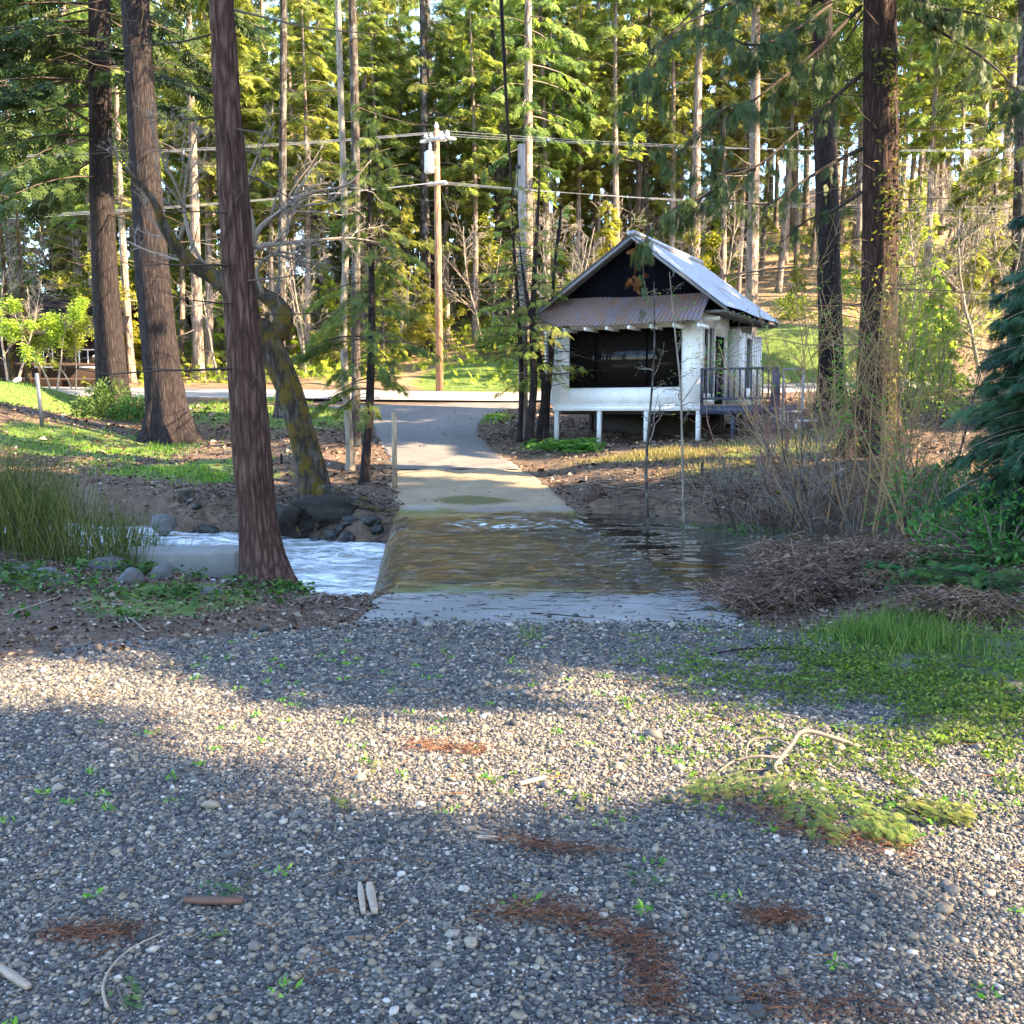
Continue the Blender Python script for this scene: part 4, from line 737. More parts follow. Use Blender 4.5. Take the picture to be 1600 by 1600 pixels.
for x, y, sc, rot, k in SHADE: plant((shade, shade2)[k], x, y, sc, rot)
# ================================================================== CABIN ON POSTS
CR = np.array([5.53, 30.3, 0]); CU = np.array([.889, -.458, 0]); CV = np.array([.458, .889, 0]); CL = 4.74
CA = CR - CU * CL; CA[2] = 0
Wt = plain('white_paint', (.84, .84, .84), .7, sc=2, var=.05, grime=(.7, .69, .67), bumpst=.1); Wb = plain('weathered_white_paint', (.66, .66, .66), .75, sc=5, var=.15, grime=(.38, .35, .31), bumpst=.3, stretch=(4, 4, .6))
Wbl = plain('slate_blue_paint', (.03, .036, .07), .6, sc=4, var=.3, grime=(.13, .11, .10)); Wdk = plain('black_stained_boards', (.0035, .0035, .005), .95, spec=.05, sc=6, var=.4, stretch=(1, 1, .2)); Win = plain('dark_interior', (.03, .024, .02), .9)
m, nt, b, out = nm('window_glass'); b.inputs['Base Color'].default_value = (.012, .010, .009, 1); b.inputs['Roughness'].default_value = .04; b.inputs['Specular IOR Level'].default_value = .22; bump(nt, noise(nt, mapped(nt), 1.3, 2), b, .05, .02); M_GLASS = m
def metal(name, base, rust, lit_amt):
    m, nt, b, out = nm(name); n1 = noise(nt, mapped(nt, (1, 1, 1)), 1.1, 6, .68); n2 = noise(nt, mapped(nt, (1, 1, 1)), 9, 5, .7)
    c = mix(nt, ramp(nt, n2, [(.35, 0), (.7, 1)]), base, tuple(v * .65 for v in base)); f = ramp(nt, n1, [(.5 - lit_amt, 0), (.6 - lit_amt * .6, 1)])
    c = mix(nt, math_(nt, 'MULTIPLY', f, ramp(nt, n2, [(.35, .35), (.6, .95)])), c, rust); nt.links.new(c, b.inputs['Base Color'])
    b.inputs['Metallic'].default_value = .35; b.inputs['Roughness'].default_value = .45; return m
M_ROOF = metal('roof_metal', (.46, .48, .53), (.30, .27, .25), .0); M_AWN = metal('rusted_awning_metal', (.17, .18, .23), (.21, .11, .05), .16)
cab = thing('cabin', 'small white cabin on posts with a rusty metal awning and dark picture window', 'cabin', tuple(CA))
def cw(u, v, z): return CU * u + CV * v + np.array([0, 0, z])
def cbox(mb, u0, u1, v0, v1, z0, z1_, mi=0): box(mb, (u0, v0, z0), (u1, v1, z1_), lambda c: c[:, :1] * CU + c[:, 1:2] * CV + c[:, 2:] * [0, 0, 1.0], mi)
FZ, TZ, DD = 1.86, 4.55, 5.9
def part(name, mat, fn, parent=cab, smooth=False, **k):
    mb = MB(); fn(mb); o = mb.build(name, mat, parent, smooth)
    for kk, v in k.items(): o[kk] = v
    return o
# front wall around the window opening, other walls
WU0, WU1, WZ0, WZ1 = .55, 4.15, 2.37, 4.12
def f_front(mb):
    cbox(mb, 0, WU0, 0, .12, FZ, TZ); cbox(mb, WU1, CL, 0, .12, FZ, TZ); cbox(mb, WU0, WU1, 0, .12, FZ, WZ0); cbox(mb, WU0, WU1, 0, .12, WZ1, TZ)
    for u in (.56, 1.9, 3.1): cbox(mb, u, u + .02, -.006, 0, FZ, WZ0 - .08)
part('front_wall', Wt, f_front)
wn = part('window', Wdk, lambda mb: [cbox(mb, WU0, WU0 + .07, -.03, .1, WZ0, WZ1), cbox(mb, WU1 - .07, WU1, -.03, .1, WZ0, WZ1), cbox(mb, WU0 + .07, WU1 - .07, -.03, .1, WZ0, WZ0 + .07), cbox(mb, WU0 + .07, WU1 - .07, -.03, .1, WZ1 - .06, WZ1), cbox(mb, 1.36, 1.42, -.02, .08, WZ0 + .07, WZ1 - .06), cbox(mb, 3.05, 3.10, -.02, .08, WZ0 + .07, WZ1 - .06)])
part('pane', M_GLASS, lambda mb: cbox(mb, WU0 + .07, WU1 - .07, .03, .05, WZ0 + .07, WZ1 - .06), wn)
part('curtain', plain('brown_curtain', (.09, .065, .05), .9, sc=3, stretch=(8, 8, .3)), lambda mb: [cbox(mb, 1.3, 1.75, .16, .2, WZ0, WZ1), cbox(mb, 2.5, 4.0, .3, .34, WZ0, WZ0 + .8)], wn)
def f_left(mb):   # left wall set a little outward so its narrow window shows from the lot
    q = np.array([-.21, .97, 0]); q2 = np.array([.97, .21, 0])
    def lb(s0, s1, t0, t1, z0, z1_, mi=0): box(mb, (s0, t0, z0), (s1, t1, z1_), lambda c: c[:, :1] * q + c[:, 1:2] * q2 + c[:, 2:] * [0, 0, 1.0], mi)
    lb(.0, .28, .0, .1, FZ, TZ); lb(.28, 1.0, .0, .1, FZ, 2.35); lb(1.0, 1.2, 0, .1, FZ, TZ); lb(.28, 1.0, 0, .1, 4.1, TZ); lb(.28, 1.0, .03, .06, 2.35, 4.1, 1); lb(.6, .65, -.01, .03, 2.35, 4.1, 2)
    cbox(mb, .12, .25, 1.0, DD, FZ, TZ)
part('left_wall', [Wt, M_GLASS, Wdk], f_left)
def f_right(mb):
    cbox(mb, CL - .12, CL, .12, .2, FZ, TZ); cbox(mb, CL - .12, CL, 1.35, 1.5, FZ, TZ); cbox(mb, CL - .12, CL, .2, 1.35, FZ, 2.15); cbox(mb, CL - .12, CL, .2, 1.35, 4.15, TZ); cbox(mb, CL - .12, CL, 1.5, 2.6, 3.95, TZ)
    cbox(mb, CL - .12, CL, 2.6, 3.0, FZ, TZ); cbox(mb, CL, CL + .35, 3.0, 3.1, FZ, TZ - .3); cbox(mb, CL + .25, CL + .35, 3.1, 3.75, FZ, TZ - .4); cbox(mb, CL + .25, CL + .35, 4.5, DD, FZ, TZ - .4); cbox(mb, CL + .25, CL + .35, 3.75, 4.5, FZ, 2.4); cbox(mb, CL + .25, CL + .35, 3.75, 4.5, 4.0, TZ - .4)
    for v in np.arange(4.6, DD, .28): cbox(mb, CL + .35, CL + .375, v, v + .045, FZ, TZ - .42)
    cbox(mb, .2, CL, DD - .1, DD, FZ, TZ)
part('side_wall', Wb, f_right)
wn = part('side_window', Wb, lambda mb: [cbox(mb, CL + .0, CL + .03, .2, .25, 2.15, 4.15), cbox(mb, CL, CL + .03, 1.31, 1.36, 2.15, 4.15), cbox(mb, CL - .02, CL + .02, .74, .78, 2.17, 4.13), cbox(mb, CL, CL + .03, .25, 1.31, 2.12, 2.17)])
part('pane', M_GLASS, lambda mb: cbox(mb, CL - .09, CL - .07, .2, 1.35, 2.15, 4.15), wn)
wn = part('side_window', Wb, lambda mb: [cbox(mb, CL + .35, CL + .38, 3.72, 3.77, 2.4, 4.0), cbox(mb, CL + .35, CL + .38, 4.48, 4.53, 2.4, 4.0)])
part('pane', M_GLASS, lambda mb: cbox(mb, CL + .28, CL + .30, 3.75, 4.5, 2.4, 4.0), wn)
part('door', Wdk, lambda mb: cbox(mb, CL - .1, CL - .05, 1.5, 2.6, FZ, 3.95))
# roof: gable with corrugated metal, dark gable boards
RU, RZ_, EZ, EU0, EU1 = 2.72, 6.85, 4.62, -.55, 5.62; V0, V1 = -.5, DD + .45
def corr(mb, a, b_, c_, d_, n, m_, amp, k):
    """corrugated sheet spanned by corners a,b (edge across the ribs) and c,d; ribs run from ab to dc"""
    s = np.linspace(0, 1, n); t = np.linspace(0, 1, m_); a, b_, c_, d_ = [np.asarray(q, float) for q in (a, b_, c_, d_)]; N_ = nrm(np.cross(b_ - a, d_ - a))
    P = (1 - t)[:, None, None] * (a + s[:, None] * (b_ - a))[None] + t[:, None, None] * (d_ + s[:, None] * (c_ - d_))[None] + (amp * np.cos(s * 2 * np.pi * k))[None, :, None] * N_ + (vn(s * 4, s * 0 + 3)[None] - .5)[..., None] * (t * .0 + .05)[:, None, None] * [0, 0, 1]
    i = np.arange(m_ - 1)[:, None] * n + np.arange(n - 1)[None]; mb.add(P.reshape(-1, 3), np.stack([i, i + 1, i + n + 1, i + n], -1).reshape(-1, 4))
def f_roof(mb):
    corr(mb, cw(RU, V0, RZ_), cw(RU, V1, RZ_), cw(EU1, V1, EZ), cw(EU1, V0, EZ), 341, 8, .014, 42); corr(mb, cw(RU, V0, RZ_), cw(RU, V1, RZ_), cw(EU0, V1, EZ), cw(EU0, V0, EZ), 341, 8, .014, 42)
    for u in (-.07, .07): tube(mb, np.stack([cw(RU + u, V0 - .02, RZ_ + .02), cw(RU + u, V1 + .02, RZ_ + .02)]), .08, 6)
rf_ = part('roof', M_ROOF, f_roof, smooth=True)
def f_fascia(mb):
    for e in (EU0, EU1):
        for v in (V0 + .02, V1 - .06):
            p0, p1 = cw(RU, v, RZ_ - .05), cw(e, v, EZ - .05); V = np.concatenate([np.stack([p0, p1, p1 - [0, 0, .10], p0 - [0, 0, .10]]) + CV * k for k in (0, .035)]); mb.add(V, np.array([[0, 1, 2, 3], [7, 6, 5, 4], [0, 4, 5, 1], [2, 6, 7, 3], [1, 5, 6, 2], [0, 3, 7, 4]]))
    for v in np.arange(V0 + .35, V1, .62): cbox(mb, EU1 - .75, EU1 - .04, v, v + .05, EZ - .14, EZ - .06)
part('fascia', plain('weathered_fascia', (.2, .2, .21), .8, sc=5, stretch=(3, 3, 1)), f_fascia, rf_)
def f_gable(mb, front=True):
    for v0, v1 in (((.0, .06),) if front else ((DD - .06, DD),)):
        V = np.concatenate([np.stack([cw(EU0 + .35, v, TZ + .002), cw(EU1 - .3, v, TZ + .002), cw(EU1 - .3, v, EZ + .12), cw(RU, v, RZ_ - .1), cw(EU0 + .35, v, EZ + .12)]) for v in (v0, v1)]); mb.add(V, [np.array([[0, 1, 2, 3, 4], [9, 8, 7, 6, 5]]), np.array([[0, 5, 6, 1], [1, 6, 7, 2], [2, 7, 8, 3], [3, 8, 9, 4], [4, 9, 5, 0]])])
    if front: cbox(mb, .05, CL - .05, -.03, .001, 4.98, 5.2)
part('gable', Wdk, f_gable); part('gable', Wdk, lambda mb: f_gable(mb, False))
aw = part('awning', M_AWN, lambda mb: corr(mb, cw(.02, -.04, 5.10), cw(CL + .3, -.04, 5.06), cw(CL + .26, -1.05, 4.2), cw(-.5, -1.05, 4.16), 351, 8, .014, 40), smooth=True)
for u in np.linspace(.75, 4.2, 6): part('rafter_tail', Wt, lambda mb, u=u: cbox(mb, u, u + .07, -1.0, -.0, 4.04 + .0, 4.14), aw)
part('bracket', Wt, lambda mb: [cbox(mb, CL + .18, CL + .26, -1.0, -.06, 4.02, 4.12), cbox(mb, CL, CL + .5, .1, .2, 4.28, 4.40)], aw)
part('floor_frame', Wt, lambda mb: [cbox(mb, -.02, CL + .02, -.03, .14, 1.66, FZ - .03), cbox(mb, 0, CL, .2, DD, 1.7, FZ - .01), cbox(mb, -.02, CL + .02, -.045, -.005, FZ - .045, FZ + .0)])
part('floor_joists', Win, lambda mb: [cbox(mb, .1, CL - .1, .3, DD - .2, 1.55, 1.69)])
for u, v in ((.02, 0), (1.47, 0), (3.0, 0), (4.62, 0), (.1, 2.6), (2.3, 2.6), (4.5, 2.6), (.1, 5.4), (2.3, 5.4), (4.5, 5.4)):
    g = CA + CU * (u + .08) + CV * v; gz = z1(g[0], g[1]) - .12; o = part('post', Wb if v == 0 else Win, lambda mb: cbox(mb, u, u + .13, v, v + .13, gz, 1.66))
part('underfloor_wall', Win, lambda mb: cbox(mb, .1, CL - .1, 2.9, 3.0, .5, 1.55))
# porch, railing, steps
dk = part('porch_deck', plain('deck_boards', (.20, .13, .085), .85, sc=5, stretch=(1, 1, 1)), lambda mb: [cbox(mb, CL + .02, CL + 2.25, -.02 + k * .145, .115 + k * .145, FZ - .06, FZ - .02) for k in range(20)])
part('deck_fascia', Wbl, lambda mb: [cbox(mb, CL + .02, CL + 2.25, -.06, -.025, FZ - .30, FZ - .065), cbox(mb, CL + 2.255, CL + 2.29, -.06, 2.9, FZ - .30, FZ - .065)], dk)
for u in (.9, 2.1): g = CA + CU * (CL + u); part('post', Wbl, lambda mb: cbox(mb, CL + u, CL + u + .12, .1, .22, z1(g[0], g[1]) - .1, FZ - .065), dk)
rl = part('railing', Wbl, lambda mb: [cbox(mb, CL + .02, CL + 2.3, -.05, .05, FZ + .98, FZ + 1.04), cbox(mb, CL + .02, CL + 2.2, -.02, .03, FZ + .12, FZ + .19)])
for u in np.arange(.16, 2.1, .165): part('baluster', Wbl, lambda mb: cbox(mb, CL + u, CL + u + .045, -.015, .025, FZ + .19, FZ + .98), rl)
part('newel_post', Wbl, lambda mb: cbox(mb, CL + 2.08, CL + 2.32, -.055, .06, FZ - .05, FZ + .977), rl); part('newel_post', Wbl, lambda mb: cbox(mb, CL + .02, CL + .09, -.04, .04, FZ - .05, FZ + .977), rl)
st = part('steps', Wb, lambda mb: [cbox(mb, CL + 2.3 + k * .42, CL + 2.75 + k * .42, .15, 1.2, FZ - .25 - k * .26, FZ - .20 - k * .26) for k in range(4)] + [cbox(mb, CL + 2.3 + k * .42, CL + 2.34 + k * .42, .2, 1.15, FZ - .5 - k * .26, FZ - .252 - k * .26) for k in range(4)])
part('handrail', plain('grey_rail', (.22, .22, .23), .7), lambda mb: [cbox(mb, CL + 2.35, CL + 3.0, .1, .16, FZ + .95, FZ + 1.0), cbox(mb, CL + 2.9, CL + 2.97, .1, .16, FZ - .75, FZ + .95), cbox(mb, CL + 2.36, CL + 2.42, .1, .16, FZ - .7, FZ + .95), cbox(mb, CL + 3.9, CL + 3.95, .1, .15, FZ - 1.35, FZ - .8)], st)
# brown dead sprig caught on the gable
g = CA + cw(2.9, -.62, 5.55); rt = tag((lambda mb: (tube(mb, np.array([[0, 0, 1.15], [.05, 0, .6], [-.02, 0, 0]]), .012, 4), scatter(mb, SPRAY, np.concatenate([np.array([0, 0, .75]) + rng.normal(0, .09, (16, 3)), rng.normal(0, .10, (16, 3))]), rdir(32, -1, -.3), rdir(32), .3), mb.build('dead_sprig', F_BROWN, origin=None))[-1])(MB()), 'dead brown cedar sprig hanging in front of the dark gable', 'dead sprig'); rt.location = tuple(g)
# ---- dark brown house under the trees, far left
g = W(62, 600, 52); gz = z1(g[0], g[1]) - .2; M_BRN = plain('brown_boards', (.02, .01, .007), .85, sc=4, stretch=(1, 1, 6), var=.4)
bh = thing('brown_house', 'dark brown house half hidden under trees at the frame edge', 'house', (g[0], g[1], gz), R(12))
part('wall', M_BRN, lambda mb: [box(mb, (-7, 0, 0), (3.6, 6, 2.9)), box(mb, (-7, -1.2, 1.25), (3.6, -1.1, 1.4)), box(mb, (-7, -1.2, .55), (3.6, -1.12, .66))], bh); part('roof', plain('dark_shingles', (.014, .012, .013), .95, spec=.05), lambda mb: mb.add(np.array([[-7.6, -1.6, 2.75], [4.3, -1.6, 2.75], [4.3, 3, 4.9], [-7.6, 3, 4.9], [4.3, 7.2, 2.75], [-7.6, 7.2, 2.75]]), np.array([[0, 1, 2, 3], [3, 2, 4, 5]])), bh)
for x in (-4.2, -.2, 1.9): w_ = part('window', Wt, lambda mb: [box(mb, (x, -.04, 1.2), (x + .9, 0.02, 1.27)), box(mb, (x, -.04, 2.1), (x + .9, .02, 2.16)), box(mb, (x, -.04, 1.27), (x + .06, .02, 2.1)), box(mb, (x + .42, -.04, 1.27), (x + .47, .02, 2.1)), box(mb, (x + .84, -.04, 1.27), (x + .9, .02, 2.1))], bh); part('pane', M_GLASS, lambda mb: box(mb, (x + .06, -.02, 1.27), (x + .84, -.005, 2.1)), w_)
for x in (-6.5, -3.2, .2, 3.3): part('post', M_BRN, lambda mb: box(mb, (x, -1.25, 0), (x + .12, -1.13, 2.7)), bh)
M_GALV = plain('galvanised_metal', (.13, .13, .135), .5, .5, sc=5); M_WHT = plain('white_enamel', (.75, .75, .73), .5)
p = W(30, 588, 44); p[2] = z1(p[0], p[1]); a = np.linspace(.2, 5.0, 20); mb = MB(); tube(mb, np.stack([.28 * np.cos(a + 1.2), 0 * a, .34 + .36 * np.sin(a + 1.2)], -1), .09, 8); o = tag(mb.build('pipe', M_WHT), 'white curved pipe on the grassy mound near the brown house', 'pipe'); o.location = tuple(p)
# ================================================================== POLES, WIRES, POSTS
M_POLE = bark('pole_wood', (.10, .05, .03), (.26, .15, .09), (.40, .27, .18), 6, st=.4); M_GPOLE = bark('grey_pole_wood', (.14, .12, .11), (.24, .21, .19), (.36, .33, .30), 5, st=.4); M_WIRE = plain('aluminium_wire', (.40, .40, .41), .4, .3, bumpst=0); M_BWIRE = plain('black_cable', (.012, .012, .013), .6, bumpst=0)
M_XARM = plain('weathered_crossarm', (.50, .46, .42), .8, sc=5); M_INS = plain('porcelain', (.75, .76, .78), .25, bumpst=0)
PY = 50.2; pb = W(687, 610, PY); pb[2] = z1(pb[0], pb[1]); ptop = W(683, 203, PY)[2] - pb[2]
pole = thing('utility_pole', 'tall brown utility pole with crossarms and a transformer beside the road', 'utility pole', tuple(pb))
part('pole', M_POLE, lambda mb: tube(mb, np.array([[0, 0, -.5], [-.03, 0, ptop * .5], [-.07, 0, ptop]]), [.19, .17, .135], 14), pole, True)
xd = nrm(np.array([.75, -1.25, -.22])); xz = ptop - .45
def arm(mb, z, l, d=xd, w_=.085): p = np.array([-.07, -.16, z]); tube(mb, np.stack([p - d * l, p + d * l]), w_ * 1.3, 4)
xa = part('crossarm', M_XARM, lambda mb: [arm(mb, xz, 1.25), arm(mb, xz - .02, 1.25, nrm(xd * [1, .96, 1]))], pole)
for t in (-1.15, -.55, .55, 1.15): part('insulator', M_INS, lambda mb: [tube(mb, np.array([-.07, -.16, xz]) + xd * t + np.array([[0, 0, h] for h in (.05, .12, .13, .2, .21, .3)]), [.04, .04, .11, .10, .075, .05], 10)], xa, True)
for t, sdx in ((-1, -.22), (.2, .25), (1, .3), (1.1, -.2)): part('insulator', M_INS, lambda mb: tube(mb, np.array([-.07, -.16, xz - .05]) + xd * t + np.array([[k * sdx, 0, -.02 * k] for k in np.linspace(.2, 1.6, 8)]), [.05, .09, .05, .09, .05, .09, .05, .03], 8), xa, True)
part('insulator', M_INS, lambda mb: tube(mb, np.array([[-.07, 0, ptop + h] for h in (0, .08, .1, .2, .22, .34)]), [.05, .05, .12, .11, .08, .05], 10), pole, True)
x2 = part('crossarm', M_XARM, lambda mb: arm(mb, W(680, 288, PY)[2] - pb[2], .95), pole)
tz = W(671, 254, PY)[2] - pb[2]
tr = part('transformer', plain('transformer_grey', (.62, .63, .66), .45, .1), lambda mb: tube(mb, np.array([[-.42, -.1, tz + h] for h in (-.52, -.48, .40, .47, .52)]), [.20, .235, .235, .20, .12], 18), pole, True)
part('bushing', M_INS, lambda mb: tube(mb, np.array([[-.36, -.16, tz + h] for h in (.5, .56, .6, .7, .74, .9)]), [.05, .05, .09, .07, .09, .04], 9), tr, True); part('bracket', M_XARM, lambda mb: [box(mb, (-.3, -.14, tz - .3), (-.06, -.06, tz - .24)), box(mb, (-.3, -.14, tz + .2), (-.06, -.06, tz + .26))], tr)
part('jumper_wire', M_BWIRE, lambda mb: [tube(mb, smooth_path([[-.36, -.16, tz + .9], [-.6, -.25, tz + 1.15], [-.3, -.2, xz]], 12), .012, 4), tube(mb, smooth_path([[.1, -.1, tz - 1.2], [.45, -.3, tz - 2.2], [.9, -.4, tz - 3.6], [.6, -.2, tz - 4.4]], 14), .012, 4)], pole)
def wire(name, label, A, B, sag, mat, rad, cat='wire', group=None, n=40):
    t = np.linspace(0, 1, n)[:, None]; A, B = np.asarray(A, float), np.asarray(B, float); mb = MB(); tube(mb, A + (B - A) * t - np.array([0, 0, 1]) * 4 * sag * t * (1 - t), rad, 5, cap=False); return tag(mb.build(name, mat), label, cat, group)
xb = pb + [-.07, -.16, xz + .28]
for i, (t, lab) in enumerate(((-1.15, 'farthest of the three wires on the top crossarm'), (-.1, 'middle of the three wires carried at the pole top'), (1.15, 'nearest and lowest of the three wires on the top crossarm'))):
    a = xb + xd * t; yo = t * -1.0
    wire('overhead_wire', lab + ' towards the brown house', a, [-55, 51 + yo, a[2] + .0 - .1 * i], 1.0, M_WIRE, .009, group='overhead wires'); wire('overhead_wire', lab + ' towards the cabin side', a, [45, 53.5 + yo, a[2] + 1.0 + .25 - .25 * i], .9, M_WIRE, .009, group='overhead wires')
xc = pb + [-.07, -.16, W(680, 288, PY)[2] - pb[2] + .05]
for i, t in enumerate((-.8, .1, .85)):
    a = xc + xd * t; lab = ('upper', 'middle', 'lower')[i] + ' cable on the lower crossarm'
    wire('overhead_wire', lab + ' sagging towards the brown house', a, [-55, 51 - t, a[2] - 1.2 - .25 * i], 1.0, M_WIRE, .009, group='overhead wires'); wire('overhead_wire', lab + ' sagging towards the cabin side', a, [45, 53.5 - t, a[2] + .1 - .35 * i], .8, M_WIRE, .008, group='overhead wires')
wire('overhead_wire', 'thick dark cable crossing low behind the cabin roof', W(700, 452, 49), W(1300, 408, 49), .35, M_BWIRE, .035, group='low cables beside the road'); wire('overhead_wire', 'thin dark cable crossing low left of the cabin', W(690, 444, 49.5), W(1330, 412, 49.5), .4, M_BWIRE, .02, group='low cables beside the road')
gpY = 33.0; gb = W(818, 672, gpY); gb[2] = z1(gb[0], gb[1]); gt = W(815, 226, gpY)
gp = thing('utility_pole', 'weathered grey pole with a flat cut top beside the cabin corner', 'utility pole', tuple(gb)); part('pole', M_GPOLE, lambda mb: tube(mb, np.array([[0, 0, -.4], (gt - gb) * .5, gt - gb]), [.16, .14, .12], 14), gp, True)
part('bracket', M_BWIRE, lambda mb: box(mb, tuple(gt - gb + [-.2, -.16, -.75]), tuple(gt - gb + [-.05, -.1, -.65])), gp)
A = gt + np.array([-.15, -.14, -.7]); B = W(781, -40, 9.0); wire('service_cable', 'black service cable dropping steeply from overhead to the grey pole', A, B + [0, 0, .0], 1.3, M_BWIRE, .02, 'cable')
# wooden marker post, metal post, small stakes
M_POST = bark('post_wood', (.11, .08, .055), (.25, .19, .13), (.42, .34, .24), 9, st=.4)
def post(name, label, px, py0, py1, Y, wpx, mat, cat, lean=0):
    b = W(px, py0, Y); b[2] = z1(b[0], b[1]); h = W(px, py1, Y)[2] - b[2]; mb = MB(); rr = wpx * Y / F / 2; tube(mb, np.array([[0, 0, -.3], [lean * .5, 0, h * .5], [lean, 0, h - .02], [lean, 0, h]]), [rr, rr, rr * .97, rr * .8], 12); o = tag(mb.build(name, mat), label, cat); o.location = tuple(b); return o
post('wooden_post', 'tall round wooden marker post at the edge of the driveway by the ford', 617, 776, 645, 24.4, 8, M_POST, 'post')
post('metal_post', 'thin pale metal post leaning on the grassy slope', 67, 668, 583, 33, 6, M_GALV, 'post', -.12)
post('stake', 'short dark stake on the debris bank below the cabin', 1097, 744, 722, 23.5, 5, B_DARK, 'stake'); post('stake', 'short dark stake in the grass by the mossy tree', 440, 730, 708, 28, 4, B_DARK, 'stake')
# ---- stones and the concrete block on the near bank
M_STONE = plain('river_stone', (.075, .075, .075), .8, sc=4, var=.4, grime=(.05, .055, .03), bumpst=.8); M_CONC = plain('old_concrete', (.17, .165, .15), .85, sc=4, var=.2, grime=(.2, .19, .16), bumpst=.4)
def stone(px, py, wpx, hpx, label, seed, mat=M_STONE, name='stone', Y=None, flat=.55):
    g = G(px, py) if Y is None else W(px, py, Y); k = g[1] / F; V, Fq = ICO3; d = 1 + .35 * (fbm(V[:, 0] * 1.3, V[:, 1] * 1.3, V[:, 2] * 1.3, seed) - .5) * 2; Vv = V * d[:, None]; Vv = np.sign(Vv) * np.abs(Vv) ** .85
    mb = MB(); mb.add(Vv * [wpx * k / 2, wpx * k * .36, hpx * k * .7], Fq); o = tag(mb.build(name, mat), label, 'stone'); o.location = tuple(g + [0, 0, hpx * k * .12]); o.rotation_euler = (0, 0, seed * 1.3); return o
for i, (px, py, w_, h_, lab) in enumerate([(205, 912, 56, 26, 'flat blue grey stone among leaves on the near bank'), (255, 905, 34, 30, 'pale upright stone leaning on the bank below the rushes'), (170, 890, 60, 26, 'broad grey stone at the foot of the rushes'), (185, 868, 44, 24, 'grey stone at the water edge beyond the bank stones'), (75, 906, 46, 24, 'rusty brown stone on the leafy bank'), (375, 905, 52, 20, 'flat grey stone just in front of the concrete block'), (330, 930, 34, 14, 'small blue stone half buried in leaf litter'), (40, 895, 30, 18, 'mossy little stone nearest the frame edge on the bank')]): stone(px, py, w_, h_, lab, 11 + i)
stone(255, 822, 46, 22, 'pale boulder standing in the creek at its far edge', 33, M_STONE, 'boulder', 22.6); stone(300, 795, 44, 34, 'yellow mossy boulder on the far creek bank', 34, B_MOSS, 'boulder', 24.6); stone(932, 782, 42, 30, 'brown block like stone set in the bank beside the ford', 35, B_RED, 'boulder', 22.4)
b = W(300, 872, 13.2); mb = MB(); V, Fq = [], []; bm_ = box(mb, (-1.05, -.3, -.35), (.68, .3, .0)); o = tag(mb.build('concrete_block', M_CONC, smooth=False), 'long pale concrete block along the bank behind the cedar foot', 'concrete block'); o.location = (b[0], b[1], -.16); o.rotation_euler = (R(2), R(-1.5), R(-4)); bv = o.modifiers.new('bevel', 'BEVEL'); bv.width = .03; bv.segments = 2
# ---- fallen branch and its torn cedar fronds
def gpt(px, py, h=0): g = G(px, py); return g + [0, 0, h]
bs = gpt(1250, 1185); rt = thing('fallen_branch', 'bleached curved branch lying on the weedy gravel', 'branch', tuple(bs)); mb = MB(); r = np.random.default_rng(77)
for l, r0_ in (([(1345, 1172, .01), (1300, 1172, .06), (1262, 1178, .09), (1235, 1192, .07), (1219, 1208, .04), (1218, 1222, .03), (1226, 1232, .01)], .0125), ([(1236, 1190, .07), (1200, 1184, .08), (1175, 1185, .07), (1166, 1195, .05), (1172, 1210, .02)], .008), ([(1221, 1206, .04), (1185, 1205, .05), (1150, 1208, .03), (1122, 1218, .01)], .009), ([(1222, 1210, .03), (1190, 1213, .02), (1160, 1216, .02)], .006)):
    Q = smooth_path(np.concatenate([np.array([gpt(x, y, h) for x, y, h in l]) - bs, np.linspace(r0_, r0_ * .55, len(l))[:, None]], 1), 24); tube(mb, Q[:, :3], Q[:, 3], 8)
mb.build('limbs', plain('bleached_wood', (.13, .10, .078), .85, sc=30, var=.3), rt)
M_FROND = foliage('cedar_frond', [(.04, .075, .015), (.10, .14, .025), (.22, .22, .05)], .35, vary=.02)
def frond(name, label, a, b_, wd, n, spl, mat=M_FROND, cat='cedar frond', group=None, h=.03, seed=0):
    r = np.random.default_rng(seed); A, B = gpt(*a, h), gpt(*b_, h * .6); mb = MB(); D = B - A; L = np.linalg.norm(D); D = D / L; sd = np.cross(D, [0, 0, 1]); Q = A + np.linspace(0, 1, 8)[:, None] * (B - A) + sd * (np.sin(np.linspace(0, 2.2, 8)) * .06 * L)[:, None]; tube(mb, Q - A, np.linspace(.005, .002, 8), 4, .2, 0)
    u = r.random(n) ** .8; sg = r.choice([-1, 1], n); c = A + u[:, None] * (B - A) + sd * (sg * wd * (1.1 - u * .7) * r.random(n))[:, None] + [0, 0, 1] * r.uniform(-.01, .05, (n, 1))
    scatter(mb, SPRAY, c - A, D + sd * (sg * r.uniform(.2, 1, n))[:, None] + [0, 0, -.08], r.normal(0, .15, (n, 3)) + [0, 0, 1], spl * .8 * r.uniform(.6, 1.3, n), None, 1); o = tag(mb.build(name, [B_TWIG, mat]), label, cat, group); o.location = tuple(A); return o
for i, (a, b_, wd, n, lab) in enumerate([((1215, 1225), (1085, 1250), .13, 60, 'yellowing cedar frond pointing away from the bleached branch'), ((1230, 1235), (1290, 1330), .12, 60, 'green cedar frond below the fork of the bleached branch'), ((1330, 1290), (1415, 1335), .12, 60, 'torn cedar frond lying nearest the camera beside the weeds'), ((1400, 1275), (1510, 1290), .12, 70, 'bright fan shaped cedar frond farthest from the bleached branch'), ((1300, 1270), (1370, 1290), .05, 14, 'thin bare ended frond between the larger fronds')]):
    frond('cedar_frond', lab, a, b_, wd, n * 3, .062, seed=200 + i)
